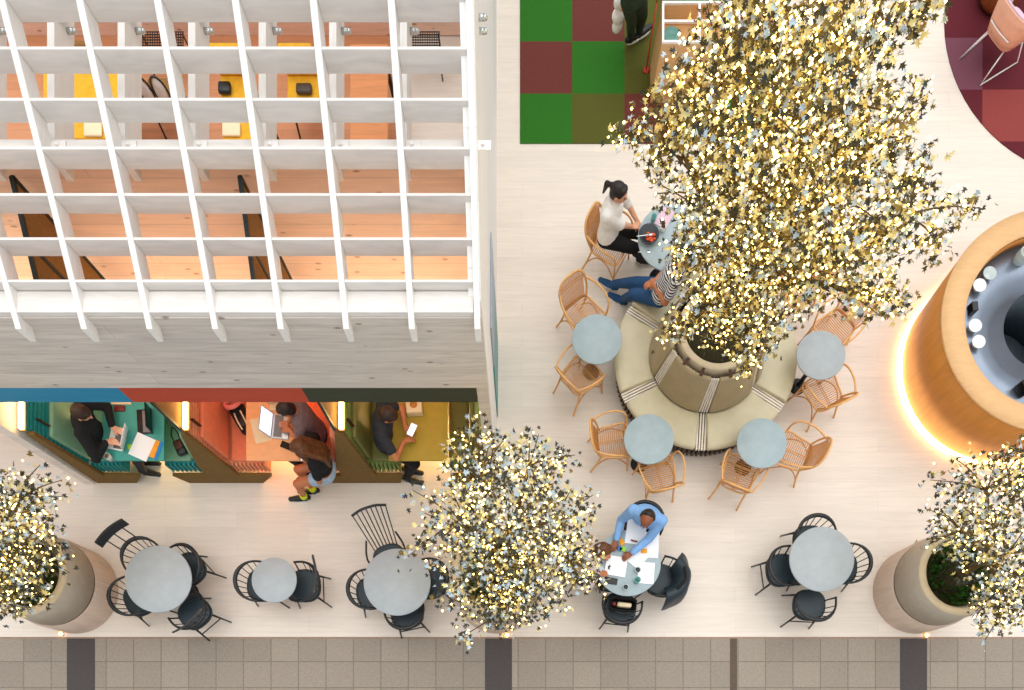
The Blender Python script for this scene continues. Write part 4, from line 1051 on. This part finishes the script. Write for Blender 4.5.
    for s, y in (('l', 1), ('r', -1)):
        el, wr, fd = arms[s]
        mb.limb(tp(0.425 * sc_, 0, y * 0.10 * sc_)[0], sh[s], 0.080 * sc_, 0.076 * sc_)
        if sleeve == 'long': mb.limb(sh[s], el, 0.070 * sc_, 0.057 * sc_); mb.limb(el, el.lerp(wr, 0.93), 0.056 * sc_, 0.042 * sc_)
        elif sleeve == 'half': mb.limb(sh[s], el, 0.074 * sc_, 0.066 * sc_); mb.limb(el, el.lerp(wr, 0.12), 0.066 * sc_, 0.062 * sc_)
        else: mb.limb(sh[s], sh[s].lerp(el, 0.62), 0.070 * sc_, 0.066 * sc_)
    mb.ell(tp(0.475 * sc_)[0], (0.07, 0.085, 0.035), Rt)
    remesh(mb, 'shirt', top, body, 0.012, 3)
    mb = MB()
    for z in (-0.03, 0.0, 0.03): mb.ell(Hc + Vector((0, 0, z)), (0.123 * sc_, 0.175 * sc_, 0.075), Matrix.Identity(3))
    for s in 'lr':
        hip, kn, an, fd2, mid = lg[s]
        if legs == 'shorts': mb.limb(hip, hip.lerp(kn, 0.38), 0.100 * sc_, 0.094 * sc_)
        else: mb.limb(hip, kn, 0.094 * sc_, 0.070 * sc_); mb.limb(kn, mid, 0.069 * sc_, 0.068 * sc_); mb.limb(mid, an + (mid - an) * 0.12, 0.066 * sc_, 0.050 * sc_)
    remesh(mb, 'shorts' if legs == 'shorts' else 'trousers', bottom, body, 0.012, 3)
    for s in 'lr':
        hip, kn, an, fd2, mid = lg[s]
        mb = MB(); z = Vector((0, 0, 1))
        for i in range(9):
            f = i / 8; c = an - fd2 * 0.045 + fd2 * 0.235 * f
            c.z = an.z - 0.048 + 0.012 * (1 - f); mb.ell(c, (0.036, (0.036 + 0.012 * math.sin(PI * min(1, f * 1.15))), 0.040 - 0.012 * f), Matrix.Rotation(math.atan2(fd2.y, fd2.x), 3, 'Z'))
        mb.limb(an - z * 0.045, an + z * 0.0, 0.048, 0.046)
        so = remesh(mb, 'shoe', shoe, body, 0.009, 2)
        mb = MB(); pts = []
        sdv = Vector((-fd2.y, fd2.x, 0))
        for k in range(20):
            a = 2 * PI * k / 20; q = an + fd2 * (0.072 + 0.125 * math.cos(a)) + sdv * (0.046 * math.sin(a)); pts.append((q.x, q.y))
        mb.prism(pts, an.z - 0.085, an.z - 0.068); mb.build('sole', 'sole', so)
        if sock: m2 = MB().tube([an + z * 0.0, an.lerp(kn, 0.18)], [0.050, 0.050], 12); m2.build('sock', sock, body)
    # face
    for y in (-1, 1):
        MB().ell(hc + Rh @ Vector((0.086, y * 0.032, 0.002)), (0.009, 0.013, 0.009), Rh, 10, 7).build('eye', 'eye', body)
    MB().ell(hc + Rh @ Vector((0.088, 0, -0.066)), (0.008, 0.024, 0.008), Rh, 10, 7).build('mouth', 'lip', body)
    # hair
    mb = MB()
    if style == 'balding':
        for k in range(9):
            a = PI * 0.55 + PI * 0.9 * k / 8; mb.ell(hc + Rh @ Vector((0.088 * math.cos(a) - 0.004, 0.074 * math.sin(a), -0.005)), (0.022, 0.022, 0.042), Rh)
        mb.ell(hc + Rh @ Vector((-0.05, 0, 0.035)), (0.052, 0.066, 0.055), Rh)
    else:
        mb.ell(hc + Rh @ Vector((-0.014, 0, 0.022)), (0.100, 0.086, 0.092), Rh); mb.ell(hc + Rh @ Vector((-0.040, 0, -0.02)), (0.070, 0.082, 0.075), Rh)
        mb.ell(hc + Rh @ Vector((0.045, 0, 0.070)), (0.045, 0.062, 0.028), Rh)
        if style == 'ponytail':
            a = hc + Rh @ Vector((-0.105, 0, 0.045)); mb.ell(a, 0.028); b = a + Vector((-0.06, 0.01, -0.03)); mb.limb(a, b, 0.024, 0.034); mb.limb(b, b + Vector((-0.03, 0.0, -0.14)), 0.036, 0.014)
        if style == 'long':
            for y in (-0.075, -0.04, 0, 0.04, 0.075):
                a = hc + Rh @ Vector((-0.05, y, 0.0)); b = tp(0.42 * sc_, -0.125, y * 1.1)[0]; mb.limb(a, b, 0.045, 0.040); mb.limb(b, tp(0.26 * sc_, -0.135, y * 1.2)[0], 0.040, 0.022)
            for y in (-1, 1): mb.limb(hc + Rh @ Vector((0.01, y * 0.075, 0.02)), tp(0.42 * sc_, 0.02, y * 0.115)[0], 0.032, 0.030); mb.limb(tp(0.42 * sc_, 0.02, y * 0.115)[0], tp(0.30 * sc_, 0.09, y * 0.12)[0], 0.03, 0.016)
    remesh(mb, 'hair', hair, body, 0.010, 2)
    return body

def D(deg, z=-0.15): return Vector((math.cos(math.radians(deg)), math.sin(math.radians(deg)), z))
fl = lambda px, py: W(px, py, 0)
# teal booth: man in black typing
person('person in a black jumper typing on a white laptop in the teal booth', 98, 436, 0.655, 0, lean=10, head=(40, -8), hands={'l': (W(112, 427, .87), D(-25)), 'r': (W(106, 442, .87), D(5))},
       feet={'l': fl(146, 463), 'r': fl(146, 473)}, hair='hair_mid', top='black_cloth', bottom='char_cloth', poles={'l': (-.25, .9, .1), 'r': (-.25, -.9, .1)})
# coral booth: person in grey leaning over the laptop
person('person in a grey mauve tee leaning over the silver laptop in the coral booth', 317, 433, 0.655, 180, lean=9, head=(38, 8), hands={'l': (W(291, 431, .87), D(160)), 'r': (W(288, 423, .87), D(185))},
       feet={'l': fl(313, 477), 'r': fl(313, 467)}, hair='hair_dark', top='mauve_cloth', sleeve='short', bottom='char_cloth', skin='skin_tan')
person('person with long brown hair, black tee and pale denim shorts reading a phone', 326, 469, 0.63, 180, lean=4, side=1, twist=8, head=(44, -6), hands={'l': (W(309, 462, .84), D(150)), 'r': (W(307, 454, .84), D(190))},
       feet={'l': fl(306, 499), 'r': fl(315, 492)}, hair='hair_brown', style='long', top='black_cloth', sleeve='short', legs='shorts', bottom='denim_pale', skin='skin_tan', shoe='black', sock='lime', female=True, knees={'l': (.9, .1, .4), 'r': (.9, -.1, .4)})
person('person in a charcoal tee looking at a phone in the olive booth', 384, 438, 0.655, 0, lean=9, poles={'l': (-.25, .9, .1), 'r': (-.25, -.9, .1)}, head=(40, -12), hands={'l': (W(405, 428, .89), D(-20)), 'r': (W(404, 441, .89), D(20))},
       feet={'l': fl(408, 471), 'r': fl(408, 480)}, hair='hair_mid', top='char_cloth', sleeve='short', bottom='black_cloth', skin='skin_tan')
# woman in the rattan chair
person('person with a dark ponytail and white blouse seated in a rattan armchair', 608, 233, 0.60, -26, lean=0, head=(8, 4), hands={'l': (W(637, 221, .66), D(-60)), 'r': (W(632, 227, .67), D(10))},
       feet={'l': fl(646, 252), 'r': fl(641, 262)}, hair='hair_dark', style='ponytail', top='white_cloth', sleeve='half', bottom='black_cloth', female=True, shoe='black')
person('person in a striped top and blue jeans lounging on the island bench', 661, 292, 0.68, 172, lean=-14, head=(0, 20), hands={'l': (W(655, 286, .82), D(100)), 'r': (W(655, 281, .80), D(200))},
       feet={'l': fl(622, 303), 'r': fl(608, 288)}, hair='hair_dark', top='stripe', sleeve='short', bottom='denim', skin='skin_tan', shoe='shoe_blue', female=True)
person('person in a pale blue shirt leaning over papers at the round table', 644, 519, 0.65, aim(644, 519, 628, 563), lean=15, poles={'l': (-.1, .35, -1), 'r': (-.1, -.35, -1)}, head=(26, 0), hands={'l': (W(632, 553, .815), D(-150)), 'r': (W(616, 540, .81), D(-110))},
       feet={'l': fl(641, 554), 'r': fl(622, 547)}, hair='hair_dark', style='balding', top='blue_cloth', bottom='char_cloth', skin='skin_dark')
person('person in a beige jumper with brown hair, partly hidden by the middle tree', 585, 565, 0.65, 2, lean=6, head=(36, 0), hands={'l': (W(601, 556, .815), D(10)), 'r': (W(598, 574, .82), D(5))},
       feet={'l': fl(603, 568), 'r': fl(603, 589)}, hair='hair_brown', top='beige_cloth', bottom='char_cloth', female=True, skin='skin_tan')
person('person in dark green trousers standing at the top edge of the green carpet', 634, -4, 0.90, -60, lean=4, head=(10, 0), hands={'l': (W(650, -40, .80), (0.05, -0.1, -1)), 'r': (W(624, 4, .78), (0.0, -0.1, -1))},
       feet={'l': fl(638, 40), 'r': fl(630, 45)}, hair='hair_dark', top='green_cloth', bottom='green_cloth', shoe='black')

# ------------------------------------------------------------------ things on the tables
TT = 0.742; TB = 0.7612
def laptop(label, px, py, deg, body='silver', screen='screen', w=0.32, d=0.22, open_=105, z=TT):
    p = W(px, py, z); t = thing('laptop', label, 'laptop', (p.x, p.y, z), math.radians(deg))
    MB().rounded((d, w, 0.016), 0.006, 2, (0, 0, 0.008)).build('base', body, t)          # +x is the hinge side
    MB().box((0.025, 0, 0.0168), (d * 0.5, w * 0.88, 0.002)).build('keyboard', 'keys', t)
    a = math.radians(open_ - 90); Rm = Matrix.Rotation(a, 3, 'Y')
    c = Vector((d / 2, 0, 0.016)) + Rm @ Vector((0, 0, d / 2))
    lid = MB().rounded((0.008, w, d), 0.003, 2, c, Rm).build('lid', body, t)
    MB().box(c + Rm @ Vector((-0.0048, 0, 0)), (0.0012, w * 0.92, d * 0.88), mat=Rm).build('screen', screen, lid)
    return t
def slab(name, label, cat, px, py, deg, w, d, m, z=TT, h=0.004, group=None, round_=0):
    p = W(px, py, z); mb = MB()
    if round_: mb.rounded((w, d, h), min(round_, h * 0.45), 2, (0, 0, h / 2))
    else: mb.box((0, 0, h / 2), (w, d, h))
    o = mb.build(name, m, None, (p.x, p.y, z)); o.rotation_euler = (0, 0, math.radians(deg)); return tag(o, label, cat, group)
def phone(label, px, py, deg, z=TT, glow=False, tilt=None):
    p = W(px, py, z); t = thing('phone', label, 'phone', (p.x, p.y, z), math.radians(deg))
    if tilt: t.rotation_euler = (math.radians(tilt[0]), math.radians(tilt[1]), math.radians(deg))
    MB().rounded((0.155, 0.08, 0.010), 0.004, 2, (0, 0, 0.005)).build('case', 'ceramic' if glow else 'phone', t)
    MB().box((0, 0, 0.0105), (0.135, 0.072, 0.001)).build('screen', 'screen' if glow else 'phone', t)
    return t
def glass(label, px, py, r, h, m, fill=None, z=TT):
    p = W(px, py, z); t = thing('tumbler', label, 'glass', (p.x, p.y, z))
    MB().lathe([(0, 0), (r * .8, 0), (r, h), (r * .88, h), (r * .72, 0.012), (0, 0.012)], seg=24).build('cup', m, t)
    if fill: MB().lathe([(0, 0.013), (r * .72, 0.013), (r * .82, h * 0.7), (0, h * 0.7)], seg=24).build('drink', fill, t)
def desk_lamp(label, px, py, deg):
    p = W(px, py, TB); t = thing('table_lamp', label, 'lamp', (p.x, p.y, TB), math.radians(deg), 'booth table lamps')
    MB().rounded((0.20, 0.10, 0.02), 0.006, 2, (0, 0, 0.01)).build('base', 'cream', t)
    MB().tube([(0, 0, 0.02), (0, 0, 0.13)], 0.012, 10).build('stem', 'whitewire', t)
    MB().lathe([(0.075, 0.12), (0.08, 0.12), (0.055, 0.23), (0.05, 0.23)], seg=28, closed=True, cap=False).build('lamp_shade', 'cream', t)
    MB().ell((0, 0, 0.16), 0.025).build('bulb', 'lampshade', t)
# teal booth
laptop('white laptop under the hands of the person in black', 118, 439, -12, 'ceramic', open_=112, w=0.28, d=0.20, z=TB)
laptop('dark laptop standing open with a glowing screen on the teal table', 145, 422, 3, 'phone', open_=96, w=0.30, d=0.18, z=TB)
slab('folder', 'blue card folder, lowest of the stack on the teal table', 'folder', 149, 447, -22, 0.30, 0.23, 'fold_blue', h=0.006, group='folders on the teal table', z=TB)
slab('folder', 'orange card folder under the white sheet on the teal table', 'folder', 146, 446, -20, 0.29, 0.22, 'fold_orange', z=TB + 0.007, h=0.006, group='folders on the teal table')
slab('paper_sheet', 'white sheet on top of the folders on the teal table', 'paper', 142, 447, -24, 0.24, 0.29, 'paper', z=TB + 0.014, h=0.004)
slab('sticky_notes', 'yellow green note pad beside the folders on the teal table', 'note pad', 130, 447, 10, 0.05, 0.06, 'fold_green', h=0.01, z=TB)
slab('case', 'small dark red case at the back of the teal table', 'case', 120, 409, 0, 0.13, 0.07, 'red_thing', h=0.02, round_=0.006, z=TB)
glass('glass of amber drink at the near corner of the teal table', 111, 459, 0.042, 0.10, 'glass', 'amber_drink', z=TB)
slab('paper_pad', 'cream paper pad at the back of the teal table', 'paper', 122, 403, 0, 0.24, 0.05, 'cream', h=0.02, z=TB)
p = W(182, 449, 0.5); t = thing('shoulder_bag', 'small black bag with a long strap on the right teal bench', 'bag', (p.x, p.y, 0.499), math.radians(112))
MB().rounded((0.20, 0.13, 0.07), 0.03, 3, (0, 0, 0.04)).build('body', 'black', t)
MB().rounded((0.10, 0.10, 0.02), 0.008, 2, (0.02, 0, 0.08)).build('flap', 'strap', t)
MB().tube(catmull([(0.09, 0.04, 0.06), (0.20, 0.05, 0.03), (0.28, 0.0, 0.03), (0.20, -0.03, 0.03), (0.09, -0.04, 0.06)], 5), 0.008, 6).build('strap', 'black', t)
# coral booth
laptop('silver laptop with a glowing white screen on the apricot table', 281, 427, 174, 'silver', open_=112, w=0.30, d=0.21, z=TB + 0.0055)
slab('laptop_sleeve', 'cream laptop sleeve under the screen of the silver laptop', 'sleeve', 261, 430, 14, 0.20, 0.30, 'cream', h=0.005, z=TB)
phone('black phone lying alone on the apricot table', 287, 446, -22, z=TB)
phone('white phone with lit screen held above the apricot table edge', 306, 456, 20, z=0.885, glow=True)
desk_lamp('cream table lamp at the back of the apricot table', 275, 403, 80)
p = W(245, 422, 0.5); t = thing('backpack', 'black backpack with pink lining lying open on the coral bench', 'bag', (p.x, p.y, 0.505), math.radians(-65))
mb = MB()
for i in range(9):
    f = i / 8; mb.ell((-0.10 + 0.26 * f, 0, 0.10), (0.07, 0.11 - 0.03 * f, 0.10 - 0.03 * f))
remesh(mb, 'body', 'black_cloth', t, 0.012, 3)
MB().lathe([(0.09, 0), (0.125, 0.02), (0.12, 0.06), (0.09, 0.06), (0.06, 0.005)], seg=24, closed=True, cap=False).build('opening', 'backpink', t, (-0.14, 0, 0.18)).rotation_euler = (0, -0.5, 0)
MB().rounded((0.13, 0.13, 0.04), 0.018, 2, (0.09, 0, 0.175)).build('front_pocket', 'black', t)
for y in (-0.04, 0.04): MB().tube(catmull([(-0.02, y, 0.21), (0.08, y * 1.1, 0.215), (0.18, y, 0.17)], 4), 0.009, 6).build('zip', 'cream', t)
# olive booth
phone('phone with a lit screen held over the olive yellow table', 412, 430, 65, z=0.925, glow=True)
p = W(415, 409, TB); t = thing('tissue_box', 'cream box with a round hole at the back of the olive table', 'box', (p.x, p.y, TB), math.radians(4))
MB().rounded((0.19, 0.19, 0.11), 0.008, 2, (0, 0, 0.055)).build('box', 'cream', t)
MB().lathe([(0, 0.110), (0.045, 0.110), (0.045, 0.113), (0, 0.113)], seg=24).build('opening', 'caramel', t)
# table of papers
for px, py, d, w, h_, lb, k in ((636, 532, -8, .24, .30, 'white sheet nearest the person in pale blue', 0), (651, 545, -3, .19, .31, 'white sheet at the right side of the work table', 1), (638, 556, -38, .21, .26, 'tilted white sheet under the left hand of the person in pale blue', 2),
                                (646, 573, -4, .20, .26, 'white sheet beside the coat chair on the work table', 3), (616, 566, -9, .26, .24, 'white sheet between the hands of the person in beige', 4)):
    slab('paper_sheet', lb, 'paper', px, py, d, w, h_, 'paper', z=TT + 0.0022 * k, h=0.0018, group='papers on the work table')
for px, py, m, lb, k in ((622, 542, 'fold_orange', 'orange sticky note at the left of the sheets', 0), (619, 548, 'fold_blue', 'blue sticky note at the left of the sheets', 1), (623, 549, 'fold_green', 'green sticky note at the left of the sheets', 2), (644, 551, 'fold_orange', 'orange sticky note under the arm of the person in pale blue', 3)):
    slab('sticky_note', lb, 'note', px, py, 20 + 25 * k, 0.055, 0.075, m, z=TT + 0.012, h=0.0015, group='sticky notes')
slab('pen_case', 'small dark red pen on the sheet nearest the person in pale blue', 'pen', 634, 541, -15, 0.085, 0.018, 'red_thing', z=TT + 0.013, h=0.014, round_=0.005)
phone('large black phone at the lower left of the work table', 611, 581, -10)
glass('small glass at the middle of the work table', 637, 571, 0.036, 0.07, 'glass', 'charcoal_bowl')
glass('small glass at the lower edge of the work table', 625, 588, 0.036, 0.07, 'glass', 'charcoal_bowl')
glass('teal tumbler on the work table', 636, 582, 0.038, 0.12, 'teal_glass')
# coat and bag on the chairs
a_ = W(682, 580, 0.68); b_ = W(628, 563, 0.74); p = a_ + xy(b_ - a_).normalized() * 0.215; t = thing('coat', 'dark coat draped over the back of the chair at the work table', 'coat', (p.x, p.y, 0), math.radians(aim(682, 580, 628, 563)))
mb = MB(); n = 15; rows = []
for j, (r0, z) in enumerate([(0.13, 0.57), (0.165, 0.68), (0.215, 0.742), (0.275, 0.745), (0.305, 0.67), (0.335, 0.53), (0.355, 0.36)]):
    r = []
    for i in range(n):
        u = i / (n - 1) * 2 - 1; a = PI + u * 1.25; q = r0 + 0.012 * math.sin(u * 10 + j) * (j > 3) + (0.05 * max(0, u) if j > 4 else 0)
        r.append(mb.bm.verts.new((q * math.cos(a), q * math.sin(a), z - (0.05 * u * u if j < 5 else 0.06 * math.sin(u * 5)))))
    rows.append(r)
for a, b in zip(rows, rows[1:]):
    for i in range(n - 1): mb.face([a[i], a[i + 1], b[i + 1], b[i]], True)
o = mb.build('cloth', 'navy', t); s = o.modifiers.new('t', 'SOLIDIFY'); s.thickness = 0.018; s.offset = 1; s = o.modifiers.new('s', 'SUBSURF'); s.levels = 1; s.render_levels = 1
MB().tube(catmull([(-0.18, -0.14, 0.775), (-0.235, 0.0, 0.785), (-0.18, 0.14, 0.775)], 5), 0.022, 8).build('collar', 'black_cloth', t)
p = W(622, 606, 0.5); t = thing('tote_bag', 'black open bag on the chair below the work table', 'bag', (p.x, p.y, 0.464), math.radians(-6))
MB().prism([(0.155, -0.05), (0.155, 0.05), (0.12, 0.07), (-0.12, 0.07), (-0.155, 0.05), (-0.155, -0.05), (-0.12, -0.07), (0.12, -0.07)], 0.0, 0.02).build('bottom', 'black_cloth', t)
mb = MB(); op = [(0.16, -0.05), (0.16, 0.05), (0.12, 0.075), (-0.12, 0.075), (-0.16, 0.05), (-0.16, -0.05), (-0.12, -0.075), (0.12, -0.075)]
lo = [mb.bm.verts.new((x, y, 0.01)) for x, y in op]; hi = [mb.bm.verts.new((x * 1.02, y * 1.15, 0.17)) for x, y in op]
for i in range(8): mb.face([lo[i], lo[(i + 1) % 8], hi[(i + 1) % 8], hi[i]], True)
o = mb.build('side', 'black_cloth', t); s = o.modifiers.new('t', 'SOLIDIFY'); s.thickness = 0.012
MB().rounded((0.18, 0.06, 0.10), 0.02, 2, (0.02, 0.0, 0.08)).build('contents', 'cream', t)
MB().rounded((0.05, 0.05, 0.10), 0.015, 2, (-0.11, 0.0, 0.08)).build('contents', 'red_thing', t)
for y in (-0.085,): MB().tube(catmull([(-0.09, y, 0.16), (-0.09, y * 1.3, 0.20), (0, y * 1.5, 0.21), (0.09, y * 1.3, 0.20), (0.09, y, 0.16)], 5), 0.009, 6).build('handle', 'black', t)
# lunch table beside the island
p = W(648, 238, 0.724); t = thing('lunch_bowl', 'charcoal bowl with a red salad on the lunch table', 'bowl', (p.x, p.y, 0.722))
MB().lathe([(0, 0), (0.06, 0), (0.12, 0.06), (0.125, 0.075), (0.115, 0.075), (0.055, 0.012), (0, 0.012)], seg=32).build('bowl', 'charcoal_bowl', t)
mb = MB()
for i in range(22): a = random.random() * 6.28; r = 0.06 * math.sqrt(random.random()); mb.ell((0.02 + r * math.cos(a), -0.03 + r * math.sin(a) * .8, 0.045 + random.uniform(0, .02)), (0.022, 0.016, 0.014), None, 8, 5)
o = mb.build('salad', 'tomato', t); o['kind'] = 'stuff'
p = W(642, 240, 0.73); t = thing('fork', 'steel fork laid across the charcoal bowl', 'fork', (p.x, p.y, 0.802), math.radians(8))
MB().rounded((0.16, 0.012, 0.004), 0.0015, 1, (0, 0, 0.002)).build('handle', 'steelbolt', t); MB().rounded((0.05, 0.026, 0.004), 0.0015, 1, (0.09, 0, 0.002)).build('tines', 'steelbolt', t)
p = W(645, 252, 0.724); t = thing('spoon', 'steel spoon on the lunch table', 'spoon', (p.x, p.y, 0.722), math.radians(0))
MB().rounded((0.11, 0.010, 0.004), 0.0015, 1, (-0.03, 0, 0.002)).build('handle', 'steelbolt', t); MB().ell((0.045, 0, 0.006), (0.026, 0.018, 0.005)).build('bowl', 'steelbolt', t)
for px, py, m, lb in ((662, 231, 'ceramic', 'white cup on the lunch table'), (653, 221, 'teal_glass', 'small teal tumbler on the lunch table')):
    glass(lb, px, py, 0.034, 0.08, m, 'charcoal_bowl' if m == 'ceramic' else None, z=0.722)
slab('magazine', 'pink and white magazine at the far side of the lunch table', 'magazine', 664, 218, 62, 0.24, 0.17, 'lilac', z=0.722, h=0.008)
p = W(663, 275, 0.8); phone('dark phone in the hands of the person in the striped top', 662, 277, 60, z=0.80)
p = W(620, 5, 0.55); t = thing('carrier_bag', 'white cloth bag hanging from the hand of the standing person', 'bag', (p.x, p.y, 0.25), 0.3)
mb = MB()
for z, w, d in ((0, .12, .05), (0.12, .15, .07), (0.28, .15, .06), (0.40, .09, .03), (0.46, .03, .02)): mb.ell((0, 0, z + .06), (w * .6, d, .09), None)
remesh(mb, 'sack', 'white_cloth', t, 0.012, 3)

# ------------------------------------------------------------------ light and camera
wd = bpy.data.worlds.new('atrium_daylight'); bpy.context.scene.world = wd; wd.use_nodes = True
bg = wd.node_tree.nodes['Background']; bg.inputs['Color'].default_value = (0.93, 0.96, 1.0, 1); bg.inputs['Strength'].default_value = 0.62
def sun(name, strength, angle, rot, col):
    l = bpy.data.lights.new(name, 'SUN'); l.energy = strength; l.angle = math.radians(angle); l.color = col
    o = bpy.data.objects.new(name, l); C.objects.link(o); o.rotation_euler = tuple(math.radians(v) for v in rot); return o
sun('skylight', 2.0, 80, (-8, 6, 0), (1.0, 0.995, 0.985))
def area(name, loc, rot, size, power, col):
    l = bpy.data.lights.new(name, 'AREA'); l.shape = 'RECTANGLE'; l.size, l.size_y = size; l.energy = power; l.color = col
    o = bpy.data.objects.new(name, l); C.objects.link(o); o.location = loc; o.rotation_euler = tuple(math.radians(v) for v in rot); return o
# unseen warm lamp added behind the timber front to brighten lining and booths
area('added_booth_fill', (-3.4, 3.74, 2.35), (78, 0, 0), (6.0, 0.06), 42, (1.0, 0.74, 0.48))
cam = bpy.data.cameras.new('camera'); co = bpy.data.objects.new('camera', cam); C.objects.link(co)
co.location = (0, 0, H); co.rotation_euler = (0, 0, 0)
cam.sensor_fit = 'HORIZONTAL'; cam.sensor_width = 36.0; cam.lens = F / 1024 * 36.0
cam.shift_x = (512 - NX) / 1024; cam.shift_y = (NY - 345) / 1024
cam.clip_end = 100
sc = bpy.context.scene; sc.camera = co
sc.view_settings.view_transform = 'Standard'; sc.view_settings.look = 'None'
sc.view_settings.exposure = 0.22; sc.view_settings.gamma = 1.0; sc.view_settings.use_curve_mapping = False
